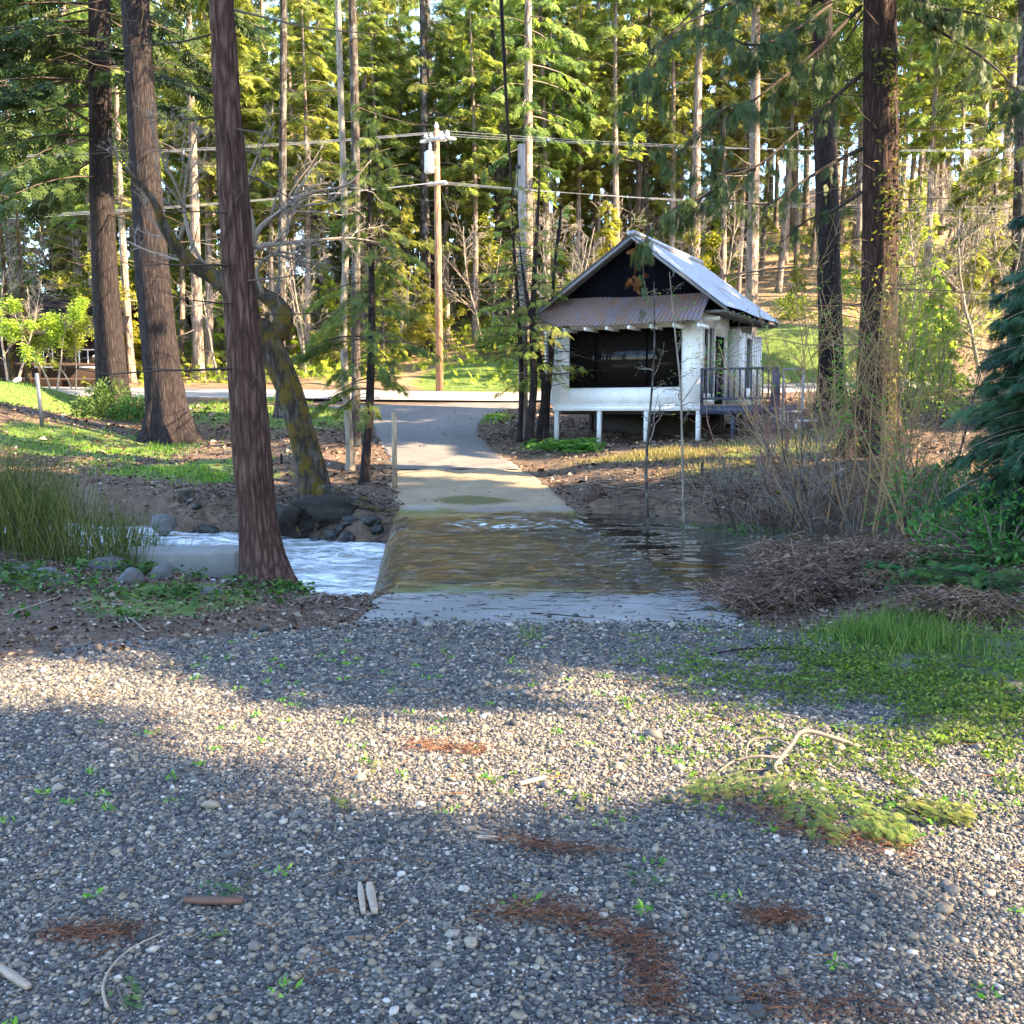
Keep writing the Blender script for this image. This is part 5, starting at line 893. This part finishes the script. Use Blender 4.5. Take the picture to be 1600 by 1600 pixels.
for i, (a, b_, lab) in enumerate([((355, 1420), (395, 1375), 'green cedar sprig lying on grey gravel near a brown bark strip'), ((970, 1378), (1040, 1400), 'feathery green sprig beside a brown scrap on the gravel'), ((185, 1560), (205, 1598), 'dark green sprig at the lower edge beside a curved twig'), ((560, 1200), (590, 1208), 'small lime sprig on the sunlit gravel edge'), ((520, 1260), (555, 1278), 'olive sprig where sun turns to shade on the gravel'), ((320, 1500), (350, 1480), 'pale green sprig above the dark green one on the gravel'), ((330, 1395), (360, 1420), 'short sprig crossing the forked sprig on the gravel')]):
    frond('cedar_sprig', lab, a, b_, .03, 16, .045, F_EVER if i in (0, 1, 2, 6) else M_FROND, 'cedar sprig', seed=300 + i, h=.02)
M_CHIP = plain('split_wood', (.24, .19, .145), .85, sc=9, stretch=(1, 8, 8), var=.35)
def chip(label, a, b_, wd, mat=M_CHIP, name='wood_chip', cat='wood chip', th=.006):
    A, B = gpt(*a, .022), gpt(*b_, .018); D = B - A; L = np.linalg.norm(D); mb = MB(); n_ = 7; t = np.linspace(0, 1, n_); sd = nrm(np.cross(D, [0, 0, 1.])); w_ = wd * (.55 + .45 * np.sin(t * 3)) * (1 + .3 * (vn(t * 5, t * 0 + L) - .5)); c = t[:, None] * D
    V = np.concatenate([c + sd * w_[:, None] + [0, 0, th], c - sd * w_[:, None] + [0, 0, th], c - sd * w_[:, None] - [0, 0, th], c + sd * w_[:, None] - [0, 0, th]]).reshape(4, n_, 3).transpose(1, 0, 2).reshape(-1, 3)
    i = np.arange(n_ - 1)[:, None] * 4; j = np.arange(4)[None]; mb.add(V, [np.stack([i + j, i + (j + 1) % 4, i + 4 + (j + 1) % 4, i + 4 + j], -1).reshape(-1, 4), np.array([[0, 1, 2, 3]]), np.array([[0, 1, 2, 3]]) + 4 * (n_ - 1)]); o = tag(mb.build(name, mat, smooth=False), label, cat); o.location = tuple(A); return o
chip('narrow upright grey splinter of split wood on the gravel', (562, 1400), (568, 1438), .010); chip('wider grey splinter of split wood beside the narrow one', (576, 1398), (586, 1436), .014); chip('pale wood chip glowing in the sunlit gravel', (812, 1237), (852, 1226), .016)
M_RED = plain('red_bark_strip', (.10, .05, .034), .9, sc=10, var=.4); chip('reddish bark strip lying below the green sprig', (288, 1432), (380, 1430), .018, M_RED, 'bark_strip', 'bark strip'); chip('grey chip of wood at the frame edge on the gravel', (0, 1552), (46, 1566), .012); chip('slim pale splinter lying flat mid gravel', (745, 1323), (782, 1327), .007)
def twig(label, l, r0_, mat=None): P = np.array([gpt(x, y, .02) for x, y in l]); Q = smooth_path(P, 20); mb = MB(); tube(mb, Q - P[0], np.linspace(r0_, r0_ * .4, 20), 6); o = tag(mb.build('twig', mat or M_CHIP), label, 'twig'); o.location = tuple(P[0])
twig('long pale curved twig on shaded gravel near the lower edge', [(168, 1598), (162, 1570), (175, 1540), (205, 1510), (258, 1478)], .005); twig('thin dark twig lying across the mossy edge of the lot', [(1110, 1028), (1160, 1020), (1220, 1018), (1260, 1012)], .008, B_DARK); twig('dark crooked twig on the green edge of the lot', [(1180, 1010), (1210, 1018), (1250, 1022), (1290, 1028)], .007, B_DARK); twig('dark broken stick lying on the concrete apron', [(830, 962), (870, 966), (920, 970)], .012, B_DARK)
# ================================================================== UNDERGROWTH AND GROUND COVER
r = np.random.default_rng(99)
def gat(px, py, Y=None):
    if Y is None: return G(px, py)
    p = W(px, py, Y); p[2] = z1(p[0], p[1]); return p
def put(o, px, py, Y=None, rzv=0): o.location = tuple(gat(px, py, Y)); o.rotation_euler = (0, 0, rzv); return o
put(shrub('bush', 'dark leafy bush at the foot of the straight dark trunk', 'bush', 'bushes below the dark trunk', 401, 1.25, 1.35, 1900, .15, F_EVER), 168, 655, 38)
put(shrub('bush', 'lower blue green bush just in front of the huge pine', 'bush', 'bushes below the dark trunk', 402, .85, .85, 1100, .13, F_EVER), 212, 662, 37)
put(shrub('bush', 'rounded dark bush on the hillside above the bright grass', 'bush', None, 403, 1.3, 1.6, 1700, .2, F_EVER), 780, 553, 58)
for i, (px, py, Y, rx, rz_, n_, l, lab) in enumerate([(1415, 640, 30, 1.3, 3.2, 1500, .15, 'bright leafy bush glowing behind the ivy covered cedar'), (1340, 640, 33, 1.0, 2.6, 1100, .14, 'light green bush between the two big trunks near the cabin'), (1470, 650, 27, 1.0, 2.8, 900, .13, 'thin lime leaved bush beside the young blue green cedar'), (1240, 520, 56, 1.3, 1.3, 900, .2, 'low bush on the dry hillside behind the cabin'), (1545, 800, 17, 1.1, 1.0, 1200, .09, 'small green bush under the young blue green cedar'), (1310, 470, 62, 1.4, 2.2, 1000, .22, 'sunlit bush on the slope between the two big trunks')]):
    put(shrub('bush', lab, 'bush', None, 410 + i, rx, rz_, n_, l, F_LEAF if i != 4 else F_EVER), px, py, Y)
# young blue-green cedar close to the camera
rt = conifer('young_cedar', 'dense blue green young cedar at the frame edge close to the creek', 'tree', None, 420, 3.9, .07, .35, 1.35, 200, B_DARK, F_BLUE, SPRAY, 70, .19, .15, .35, .55, .35, lat=.28, bare=.1); rt.location = tuple(np.array([6.25, 11.8, z1(6.25, 11.8)]))
rt = dup(rt, (7.6, 12.6, z1(7.6, 12.6)), 2.0, 1.15, 'second blue green young cedar mostly beyond the frame edge'); rt = dup(rt, (6.9, 10.6, z1(6.9, 10.6)), 4.0, .62, 'small blue green young cedar in front of the larger one')
# ferns: arching fronds
def fern(name, label, cat, group, seed, n, L, fol, flat=.5, spl=.16, per=16, tpl=SPRAY, strands=0):
    q = np.random.default_rng(seed); mb = MB(); pos, dr, nn, rn = [], [], [], []
    for i in range(n):
        a = q.uniform(0, 6.28); h = np.array([math.cos(a), math.sin(a), 0]); l = L * q.uniform(.5, 1.1); s = np.linspace(0, 1, 7); up = q.uniform(.3, 1.0) * (1 - flat) + .25
        b = np.array([q.normal(0, .18 * L), q.normal(0, .18 * L), 0]); P = b + l * (s[:, None] * h * .9 + (up * s - (up * .6 + flat) * s ** 2)[:, None] * [0, 0, 1]) + np.cumsum(q.normal(0, .02 * l, (7, 3)), 0); P[:, 2] = np.maximum(P[:, 2], .02)
        segs(mb, P[:-1], P[1:], .006, .004, 3, .3, 0); u = np.linspace(.18, 1, per); k = np.minimum((u * 6).astype(int), 5); c = P[k] + (P[k + 1] - P[k]) * (u * 6 - k)[:, None]; d = P[k + 1] - P[k]; sd = np.cross(nrm(d), [0, 0, 1.]) * np.where(np.arange(per) % 2, 1, -1)[:, None]
        pos.append(c); dr.append(sd + nrm(d) * .5 + q.normal(0, .15, (per, 3)) - [0, 0, .25 * flat]); nn.append(np.array([0, 0, 1]) + q.normal(0, .3, (per, 3))); rn.append(np.clip(q.normal(.5, .25) + q.normal(0, .2, per), 0, 1))
    for _ in range(strands):
        a = q.uniform(0, 6.28, n); h = np.stack([np.cos(a), np.sin(a), 0 * a], -1); l = (L * q.uniform(.3, .9, n))[:, None]; b = np.stack([q.normal(0, .3 * L, n), q.normal(0, .3 * L, n), q.uniform(.0, .12, n)], -1); c1 = b + l * .5 * h * .8 + np.array([0, 0, .35]) * l * q.uniform(0, 1, (n, 1)); c2 = c1 + l * .5 * h + q.normal(0, .08, (n, 3)) - [0, 0, .1]; c2[:, 2] = np.maximum(c2[:, 2], .01); segs(mb, b, c1, .005, .004, 3, q.random(n), 1); segs(mb, c1, c2, .004, .002, 3, q.random(n), 1)
    N = n * per; uu = np.tile(np.linspace(.18, 1, per), n); scatter(mb, tpl, np.concatenate(pos), np.concatenate(dr), np.concatenate(nn), spl * (1.15 - .8 * uu) * L / .8, np.concatenate(rn), 1); o = mb.build(name, [B_DTWIG, fol]); return tag(o, label, cat, group)
for i, (px, py, Y, n, L, lab) in enumerate([(1205, 960, 10.2, 46, .75, 'dead brown fern heap spilling onto the concrete apron'), (1290, 935, 10.6, 60, 1.0, 'largest heap of dead brown fern on the near bank'), (1370, 915, 11.4, 50, .95, 'dead brown fern heap behind the bright grass clump'), (1250, 905, 12.3, 46, .8, 'dead fern patch at the pool edge near the mossy ford'), (1500, 1000, 8.6, 36, .6, 'dead brown fern heap nearest the camera at the frame edge'), (1150, 930, 11.4, 26, .5, 'thin dead fern scrap beside the ford edge')]):
    put(fern('dead_fern', lab, 'dead fern', 'dead fern heaps', 430 + i, n * 2, L, F_DEAD, .12, .12, 14, SPRAY, 5), px, py, Y)
for i, (px, py, Y, n, L, lab) in enumerate([(1440, 930, 10.6, 40, .95, 'green fern clump under the young blue green cedar'), (1530, 950, 9.6, 36, .9, 'dark green fern clump at the frame edge beside dead fern'), (1260, 868, 13.6, 26, .55, 'small green fern at the pool edge'), (1590, 890, 11, 40, 1.1, 'tall green fern half outside the frame'), (890, 705, 29.5, 44, 1.5, 'green fern clump at the cabin corner post'), (872, 690, 30.5, 30, 1.3, 'dark fern between the cabin corner and the driveway trees'), (1130, 985, 10, 10, .3, 'tiny green fern at the edge of the apron')]):
    put(fern('fern', lab, 'fern', 'green ferns', 440 + i, n, L, F_EVER if i != 4 else F_LEAF, .35, .17), px, py, Y)
# bare upright shrubs and tangles on the far bank, right of the ford
M_YTW = rndmat('yellow_twigs', [(0, (.09, .055, .03)), (.5, (.30, .19, .085)), (1, (.46, .33, .15))], .8, .2); M_RTW = rndmat('red_twigs', [(0, (.10, .05, .045)), (.5, (.22, .12, .10)), (1, (.34, .22, .19))], .8, .2)
for i, (px, py, Y, H, ns, sp, cols, leaf, lab) in enumerate([(1285, 800, 19.0, 3.6, 7, .35, M_YTW, F_LEAF, 'tall yellow twigged shrub in front of the ivy covered cedar'), (1350, 815, 18.6, 4.2, 8, .25, M_YTW, F_LEAF, 'tallest yellow twigged shrub rising past the cedar foot'), (1400, 800, 19.4, 3.8, 8, .2, M_YTW, F_LEAF, 'upright straw coloured shrub between the cedars'), (1440, 790, 20, 3.4, 6, .2, B_TWIG, None, 'grey stemmed shrub just behind the young blue green cedar'), (1225, 770, 20.5, 2.2, 8, .55, M_RTW, None, 'reddish arching shrub below the porch steps'), (1180, 780, 20.5, 1.6, 7, .7, M_RTW, None, 'low reddish tangle in front of the porch'), (1310, 840, 17.6, 2.4, 8, .6, B_TWIG, None, 'leaning grey tangle overhanging the creek'), (1240, 830, 18.0, 1.8, 8, .7, B_TWIG, None, 'low grey tangle at the dark water edge'), (1385, 850, 16.8, 2.0, 7, .7, B_TWIG, None, 'tangled dry stems at the end of the pool'), (1430, 860, 15.5, 1.8, 6, .6, M_YTW, F_LEAF, 'small straw shrub on the near side of the pool end'), (1130, 800, 20.0, 1.1, 7, .8, B_TWIG, None, 'sprawling dry bramble on the debris bank'), (1200, 815, 18.9, 1.2, 8, .8, B_DTWIG, None, 'dark bramble above the undercut creek bank')]):
    put(bare_tree('bare_shrub', lab, 'shrub', 'bare shrubs on the far creek bank', 450 + i, H * 1.3, .018, cols if cols is not B_TWIG else B_GREY, max(3, int(ns * .75)), leaf, 300, .07, 2, (9, 6), .75, sp * 1.25, .0035, .55, cols), px, py, Y, i * .9)
for i, (px, py, Y, rx, rz_, n_, lab) in enumerate([(1085, 815, 19.2, .9, .5, 900, 'low green bramble trailing over the water below the cabin'), (1160, 826, 18.6, 1.0, .55, 1000, 'leafy bramble on the undercut bank between the two dry tangles'), (1235, 836, 18.1, .8, .5, 700, 'dark bramble where the pool bends out of sight'), (1480, 850, 14.5, 1.2, .8, 1200, 'bramble heap behind the green fern clump'), (1560, 905, 11.2, 1.0, .7, 1200, 'dense bramble under the young blue green cedar'), (1035, 806, 19.8, .5, .3, 300, 'small bramble at the foot of the bare sapling')]):
    put(shrub('bramble', lab, 'bramble', 'brambles along the pool', 480 + i, rx, rz_, n_, .085, F_EVER, wood=B_TWIG), px, py, Y)
# ---- loose cover: leaves, twigs, grass, rushes
def zones(N, xlo, xhi, ylo, yhi, pw=1.0):
    y = ylo + (yhi - ylo) * r.random(N) ** pw; x = r.uniform(xlo, xhi, N); k = np.abs(x) < y * .56 + 1; return x[k], y[k]
def dry(x, y, m=.25): return creek_d(x, y) + (fbm(x * .9, y * .9, seed=21) - .5) * 1.1 > m
def offroad(x, y, m=.0): return ((x < xl(y) - m) | (x > xr(y) + m) | (y < 8.8)) & (np.abs(y - mr_c(x)) > 2.95 + m)
def litter(name, label, N, box_, lsz, keep, mat, pw=1.0, tpl=LEAF, flat=.35):
    x, y = zones(N, *box_, pw); k = keep(x, y); x, y = x[k], y[k]; n = len(x); mb = MB()
    scatter(mb, tpl, np.stack([x, y, zg(x, y) + r.uniform(.0, .03, n)], -1), rdir(n, -flat, flat), rdir(n, .25, 1), lsz * np.exp(r.normal(0, .35, n)) * (1 + y * .012)); return tag(mb.build(name, mat), label, 'leaf litter' if tpl is LEAF else name.replace('_', ' '), kind='stuff')
M_LIT = rndmat('leaf_litter', [(0, (.025, .014, .01)), (.35, (.075, .042, .028)), (.6, (.14, .085, .055)), (.85, (.21, .155, .115)), (1, (.36, .31, .26))], .85, .2)
wide = (.5); curl = leaf_tpl(.55, .2)
litter('leaf_litter', 'dry brown leaves covering the near bank', 42000, (-9, 9, 6, 14.5), .036, lambda x, y: (y > gravel_edge(x) - .25 + .5 * (vn(x * 2, y * 2, seed=1) - .5)) & dry(x, y) & ((x < xl(y) - .02) | (x > xr(y) + .05)), M_LIT, tpl=curl)
litter('leaf_litter', 'dry brown leaves and debris covering the far banks', 60000, (-18, 18, 16, 43), .07, lambda x, y: (zg(x, y) > np.where(x > -1, -.5, -1.05)) & offroad(x, y) & (r.random(len(x)) > .5 * sst(.45, .6, fbm(x * .4, y * .4, seed=14))), M_LIT, 1.3, curl)
x = r.uniform(-4.6, 1.2, 520); y = r.uniform(9.2, 43, 520); k = (x > xl(y)) & (x < xr(y)) & ((y < 11.2) | (y > 22.3)); x, y = x[k], y[k]; mb = MB(); scatter(mb, curl, np.stack([x, y, rz(y) + .03], -1), rdir(len(x), -.1, .1), rdir(len(x), .6, 1), .065 * r.uniform(.5, 1.3, len(x))); tag(mb.build('fallen_leaves', M_LIT), 'scattered pale leaves on the driveway', 'leaf litter', kind='stuff')
x, y = zones(3600, -12, 14, 6.5, 38); k = dry(x, y) & offroad(x, y) & (y > gravel_edge(x)); x, y = x[k], y[k]; n = len(x); p = np.stack([x, y, zg(x, y) + .02], -1); d = rdir(n, -.05, .22) * r.uniform(.12, .6, n)[:, None]; mb = MB(); segs(mb, p, p + d, r.uniform(.003, .009, n), .002, 4, r.random(n)); tag(mb.build('twig_litter', B_TWIG), 'dead twigs scattered over the banks', 'twig litter', kind='stuff')
# driftwood tangle along the debris bank below the cabin
x = r.uniform(2.0, 6.5, 620); y = r.uniform(18.2, 24, 620); k = dry(x, y, -.1) & (x > xr(y) + .2); x, y = x[k], y[k]; n = len(x); p = np.stack([x, y, zg(x, y) + r.uniform(0, .18, n)], -1); mb = MB(); segs(mb, p, p + rdir(n, -.15, .25) * [1, .6, 1] * r.uniform(.25, 1.1, n)[:, None], r.uniform(.005, .015, n), .003, 4, r.random(n)); tag(mb.build('stick_debris', rndmat('stick_bark', [(0, (.03, .02, .014)), (.6, (.11, .075, .052)), (1, (.26, .21, .16))], .85, .2)), 'grey sticks heaped over the bank below the cabin', 'debris', kind='stuff')
def grass(name, label, x, y, h, wd, mat=F_GRASS, z=None, lean=.5, tpl=BLADE, kind='stuff'):
    n = len(x); a = r.uniform(0, 6.28, n); up = np.stack([r.normal(0, lean * .4, n), r.normal(0, lean * .4, n), np.ones(n)], -1); tp = (tpl[0] * [1, 1, 1], tpl[1]); hh = h * np.exp(r.normal(0, .3, n)); mb = MB()
    scatter(mb, tp, np.stack([x, y, (zg(x, y) if z is None else z) - .01], -1), np.stack([np.cos(a), np.sin(a), -0 * a], -1) - up * 0, up, np.stack([hh * .8, np.full(n, wd) * r.uniform(.7, 1.3, n), hh], -1)); return tag(mb.build(name, mat), label, 'grass', kind=kind)
def near_px(N, lst):
    xs, ys = [], []
    for px, py, rx, ry in lst:
        g = gat(px, py); n = int(N / len(lst)); q = r.normal(0, .5, (n, 2)); xs.append(g[0] + q[:, 0] * rx); ys.append(g[1] + q[:, 1] * ry)
    x, y = np.concatenate(xs), np.concatenate(ys); k = dry(x, y) & offroad(x, y); return x[k], y[k]
x, y = near_px(15000, [(290, 735, 2.6, 1.7), (380, 745, 1.4, 1.0), (120, 690, 3, 2.5), (480, 650, 3, 4), (330, 640, 3, 4), (30, 610, 5, 4), (760, 655, .9, 1.6), (220, 705, 2, 3)]); k = fbm(x * .9, y * .9, seed=71) > .47; grass('bank_grass', 'short grass on the far bank left of the driveway', x[k], y[k], .12, .022)
x, y = near_px(9000, [(1140, 735, 1.5, 1.2), (1230, 690, 2.5, 2), (1450, 640, 3.5, 4), (1010, 712, 1.8, .7), (1080, 712, 1.2, .6)]); grass('slope_grass', 'thin dry grass on the slope in front of the cabin', x, y, .11, .02, foliage('dry_grass', [(.10, .10, .03), (.22, .19, .07), (.34, .27, .12)], .4))
g0 = gat(757, 590); q = r.normal(0, 1, (17000, 2)); x, y = g0[0] + q[:, 0] * 2.4, g0[1] + .8 + q[:, 1] * 1.9; k = (x > g0[0] - 2.9) & offroad(x, y, .2); grass('roadside_grass', 'bright green grass glowing on the bank beyond the road', x[k], y[k], .34, .045, foliage('bright_grass', [(.10, .22, .02), (.20, .36, .03), (.34, .48, .06)], .55))
x = r.uniform(-11, 2, 2600); y = mr_c(x) - r.uniform(3.1, 4.2, 2600); k = offroad(x, y, .1); grass('verge_grass', 'grass verge along the near side of the road', x[k], y[k], .16, .03)
x, y = [], []
for px, py, n, sx in [(1345, 1000, 500, .16), (1400, 1005, 900, .22), (1450, 1010, 500, .2), (1425, 975, 500, .25), (1500, 1020, 250, .3), (830, 1000, 26, .07), (1290, 1005, 120, .25)]:
    g = gat(px, py); q = r.normal(0, sx, (n, 2)); x.append(g[0] + q[:, 0]); y.append(g[1] + q[:, 1])
grass('tall_grass', 'lush grass clumps at the lot edge before the dead fern', np.concatenate(x), np.concatenate(y), .15, .007, foliage('lush_grass', [(.03, .07, .012), (.07, .13, .02), (.2, .24, .06)], .4), lean=.9)
# weeds: tiny leaves over the green corner of the lot and sprinkled through the gravel
x, y = zones(30000, .6, 6.5, 2.3, 8.8); e = .5 * fbm(x * 1.1, y * 1.1, seed=41) + .5 * vn(x * 5, y * 5, seed=42); dens = .66 - .16 * sst(1.0, 3.2, x - .15 * (y - 4)) * sst(2.8, 5, y) - .07 * sst(4.8, 6.8, y) * sst(1.2, 2.4, x); k = e > dens; x, y = x[k], y[k]; n = len(x); mb = MB()
scatter(mb, leaf_tpl(.6, .1), np.stack([x, y, zg(x, y) + r.uniform(.008, .045, n)], -1), rdir(n, -.1, .7), rdir(n, .3, 1), .026 * r.uniform(.6, 1.5, n)); tag(mb.build('weeds', F_LEAF), 'tiny green weeds spreading through the gravel', 'weeds', kind='stuff')
cl = r.uniform([-2.2, 2.4], [3.5, 8], (170, 2)); x = np.repeat(cl[:, 0], 9) + r.normal(0, .022, 1530); y = np.repeat(cl[:, 1], 9) + r.normal(0, .022, 1530); mb = MB(); n = len(x); scatter(mb, LEAF, np.stack([x, y, zg(x, y) + .015], -1), rdir(n, .1, .9), rdir(n, .2, 1), .03 * r.uniform(.6, 1.4, n)); tag(mb.build('seedlings', F_LEAF), 'single green seedlings dotted through the grey gravel', 'weeds', kind='stuff')
x, y = zones(5200, -6, -.9, 8.3, 13.2); k = (fbm(x * 1.2, y * 1.2, seed=51, o=2) > .5) & (y > gravel_edge(x) + .5) & dry(x, y, .2) & (x < xl(y) - .9) & (vn(x * 5, y * 5, seed=53) > .68); x, y = x[k], y[k]; x, y = np.repeat(x, 4) + r.normal(0, .05, 4 * len(x)), np.repeat(y, 4) + r.normal(0, .05, 4 * len(y)); n = len(x); mb = MB(); scatter(mb, leaf_tpl(.7, .1), np.stack([x, y, zg(x, y) + r.uniform(.02, .13, n)], -1), rdir(n, -.3, .5), rdir(n, .3, 1), .065 * r.uniform(.6, 1.4, n)); tag(mb.build('ground_ivy', F_EVER), 'low green creeper over the near bank', 'ground cover', kind='stuff')
# rushes at the left
n = 2300; cx = r.uniform(-7.8, -4.6, 130); cy = r.uniform(12.6, 15.2, 130); cc = r.integers(0, 130, n); x = cx[cc] + r.normal(0, .13, n); y = cy[cc] + r.normal(0, .13, n); k = x < -4.45 - .45 * (y - 13.6) + r.normal(0, .25, n); x, y = x[k], y[k]; z = np.maximum(zg(x, y), WDN); hh = 1.35 - .55 * sst(-6.2, -4.4, x)
mb = MB(); n = len(x); up = np.stack([r.normal(0, .22, n), r.normal(0, .22, n), np.ones(n)], -1); l = (hh * r.uniform(.6, 1.1, n))[:, None]; p = np.stack([x, y, z], -1); md = p + up * l * .55; segs(mb, p, md, .0042, .0038, 3, r.random(n)); segs(mb, md, md + (up + np.stack([r.normal(0, .15, n), r.normal(0, .15, n), 0 * x], -1)) * l * .45, .005, .0015, 3, r.random(n)); tag(mb.build('rushes', F_RUSH), 'tall green rushes on the creek margin', 'rushes', kind='stuff')
# rusty needle drifts on the gravel
mb = MB()
for l, wd, n in (([(770, 1440), (860, 1455), (940, 1475), (1000, 1500), (1025, 1540), (1015, 1600)], .045, 620), ([(790, 1330), (870, 1342), (950, 1350)], .025, 200), ([(1180, 1440), (1250, 1450)], .03, 160), ([(1160, 1560), (1260, 1590), (1400, 1600)], .055, 180), ([(640, 1175), (760, 1180)], .05, 220), ([(1160, 1270), (1260, 1310), (1420, 1345)], .07, 350), ([(90, 1480), (200, 1470)], .03, 160)):
    P = smooth_path(np.array([gpt(x, y) for x, y in l]), 40); k = r.integers(0, 40, n); p = P[k] + np.stack([r.normal(0, wd, n), r.normal(0, wd, n), r.uniform(.015, .03, n)], -1); segs(mb, p, p + rdir(n, -.15, .2) * r.uniform(.03, .09, n)[:, None], .0014, .0009, 3, r.random(n))
tag(mb.build('needle_drift', rndmat('rusty_needles', [(0, (.05, .02, .012)), (.6, (.14, .055, .028)), (1, (.25, .12, .06))], .85, .15)), 'rusty brown needles drifted in strips on the gravel', 'needle litter', kind='stuff')
x, y = zones(700, -4, 4, 2.4, 8.5); n = len(x); mb = MB(); p = np.stack([x, y, zg(x, y) + .022], -1); segs(mb, p, p + rdir(n, -.05, .1) * r.uniform(.04, .16, n)[:, None], .0022, .001, 3, r.random(n)); tag(mb.build('stray_needles', F_BROWN), 'stray needles and stems lying over the gravel', 'needle litter', kind='stuff')
# low scrub and dry brush on the forest slope
x = r.uniform(-45, 45, 5200); y = r.uniform(52, 110, 5200); k = (np.abs(x) < .55 * y) & (fbm(x * .18, y * .18, seed=88, o=2) > .47) & ~((x / y > .22) & (x / y < .30) & (y < 80)); x, y = x[k], y[k]; x, y = np.repeat(x, 7) + r.normal(0, .35, 7 * len(x)), np.repeat(y, 7) + r.normal(0, .35, 7 * len(y)); n = len(x); mb = MB(); scatter(mb, SPRAY_S, np.stack([x, y, zg(x, y) + np.abs(r.normal(0, .4, n))], -1), rdir(n, -.1, 1), rdir(n, 0, 1), .42 * r.uniform(.5, 1.4, n)); tag(mb.build('scrub', F_LIME), 'low green scrub over the forest slope', 'scrub', kind='stuff')

# dark mossy stones, roots and sticks along the undercut far bank, left of the ford
r = np.random.default_rng(123)
for i in range(16):
    px = r.uniform(190, 620); k = CREEK[:, 0].searchsorted; x = (px - 800) / F * r.uniform(21.3, 23); q = np.linspace(18, 28, 120); cdq = creek_d(np.full(120, x), q); j = np.where((cdq[:-1] < .1) & (cdq[1:] >= .1))[0]
    if not len(j) or i and 'wet_stone' not in bpy.data.materials: continue
    y = q[j[-1]] + r.uniform(-.2, .5); s = r.uniform(.07, .2); V, Fq = ICO3; d = 1 + .5 * (fbm(V[:, 0] * 1.4, V[:, 1] * 1.4, V[:, 2] * 1.4, 600 + i) - .5) * 2; mb = MB(); mb.add(V * d[:, None] * [s * 1.3, s, s * .8], Fq)
    o = tag(mb.build('boulder', plain('wet_stone', (.013, .013, .012), .5, sc=6, var=.5, grime=(.03, .028, .006), bumpst=.8) if i == 0 else bpy.data.materials['wet_stone']), 'dark stone in the row along the far waterline left of the ford', 'stone', 'stones along the far waterline'); o.location = (x, y, max(z1(x, y), WDN) + s * .15); o.rotation_euler = (0, 0, i)
x = r.uniform(-7.5, -2.4, 1500); y = r.uniform(19.5, 25, 1500); k = dry(x, y, -.3) & ~dry(x, y, 1.0) & (x < xl(y) - .1) & (y > 19.8 + .0 * x); x, y = x[k], y[k]; n = len(x); p = np.stack([x, y, zg(x, y) + r.uniform(.02, .2, n)], -1); d = rdir(n, -.7, .15) * [1, .5, 1]; l = r.uniform(.2, .8, n)[:, None]; mb = MB(); segs(mb, p, p + d * l * .5, r.uniform(.006, .02, n), .008, 4, r.random(n)); segs(mb, p + d * l * .5, p + d * l + [0, -.1, -.08], .008, .003, 3, r.random(n)); tag(mb.build('root_tangle', B_DTWIG), 'dark exposed roots and sticks along the undercut bank', 'roots', kind='stuff')

q = []
for px, py, n, sx, sy in [(1400, 1060, 9000, .75, .5), (1540, 1110, 6000, .5, .5), (1280, 1040, 4000, .6, .35), (1480, 1180, 2500, .6, .25), (1300, 1240, 1500, .7, .2), (1180, 1110, 900, .5, .3), (1450, 1240, 1300, .5, .2)]:
    g = gat(px, py); q.append(np.stack([g[0] + r.normal(0, sx, n), g[1] + r.normal(0, sy, n)], -1))
x, y = np.concatenate(q).T; k = fbm(x * 1.6, y * 1.6, seed=46) + .5 * vn(x * 7, y * 7, seed=47) > .66; x, y = x[k], y[k]; n = len(x); mb = MB(); scatter(mb, leaf_tpl(.6, .1), np.stack([x, y, zg(x, y) + r.uniform(.004, .035, n)], -1), rdir(n, -.1, .6), rdir(n, .4, 1), .024 * r.uniform(.6, 1.5, n)); tag(mb.build('moss_weeds', foliage('ground_weeds', [(.035, .07, .01), (.08, .13, .016), (.16, .20, .03)], .35)), 'low green weeds carpeting the damp corner of the lot', 'weeds', kind='stuff')

# gravel and dirt kicked onto the edge of the concrete apron, washed sticks along its waterline
n = 2600; x = r.uniform(-1.5, 2.15, n); y = 8.6 + r.exponential(.07 + .14 * vn(x * 2, x * 0, seed=2), n); k = (x > xl(y)) & (x < xr(y)) & (y < 10.2); x, y = x[k], y[k]; n = len(x); s = .0095 * np.exp(r.normal(0, .4, n)); mb = MB(); scatter(mb, pebble_tpl(ICO0, 5, .4), np.stack([x, y, slab_z(y) + .004 + s * .4 + .02 * sst(9.5, 11, y)], -1), rdir(n, -.1, .1), rdir(n, .7, 1), np.stack([s * 1.3, s, s * .7], -1)); tag(mb.build('apron_gravel', bpy.data.materials['river_gravel']), 'loose gravel strewn over the edge of the concrete apron', 'gravel', kind='stuff')
n = 260; x = r.uniform(-1.4, 2.3, n); y = np.where(r.random(n) < .45, r.normal(11.2, .25, n), r.uniform(8.8, 11.4, n)); x = np.where(r.random(n) < .4, 2.3 - r.exponential(.3, n), x); k = (x > xl(y)) & (x < xr(y)) & (y > 8.8) & (y < 11.9); x, y = x[k], y[k]; n = len(x); p = np.stack([x, y, rz(y) + .045], -1); mb = MB(); segs(mb, p, p + rdir(n, -.02, .06) * [1, .35, 1] * r.uniform(.05, .35, n)[:, None], r.uniform(.002, .006, n), .0015, 4, r.random(n)); tag(mb.build('washed_twigs', B_DTWIG), 'dark washed twigs lying on the concrete apron', 'twig litter', kind='stuff')
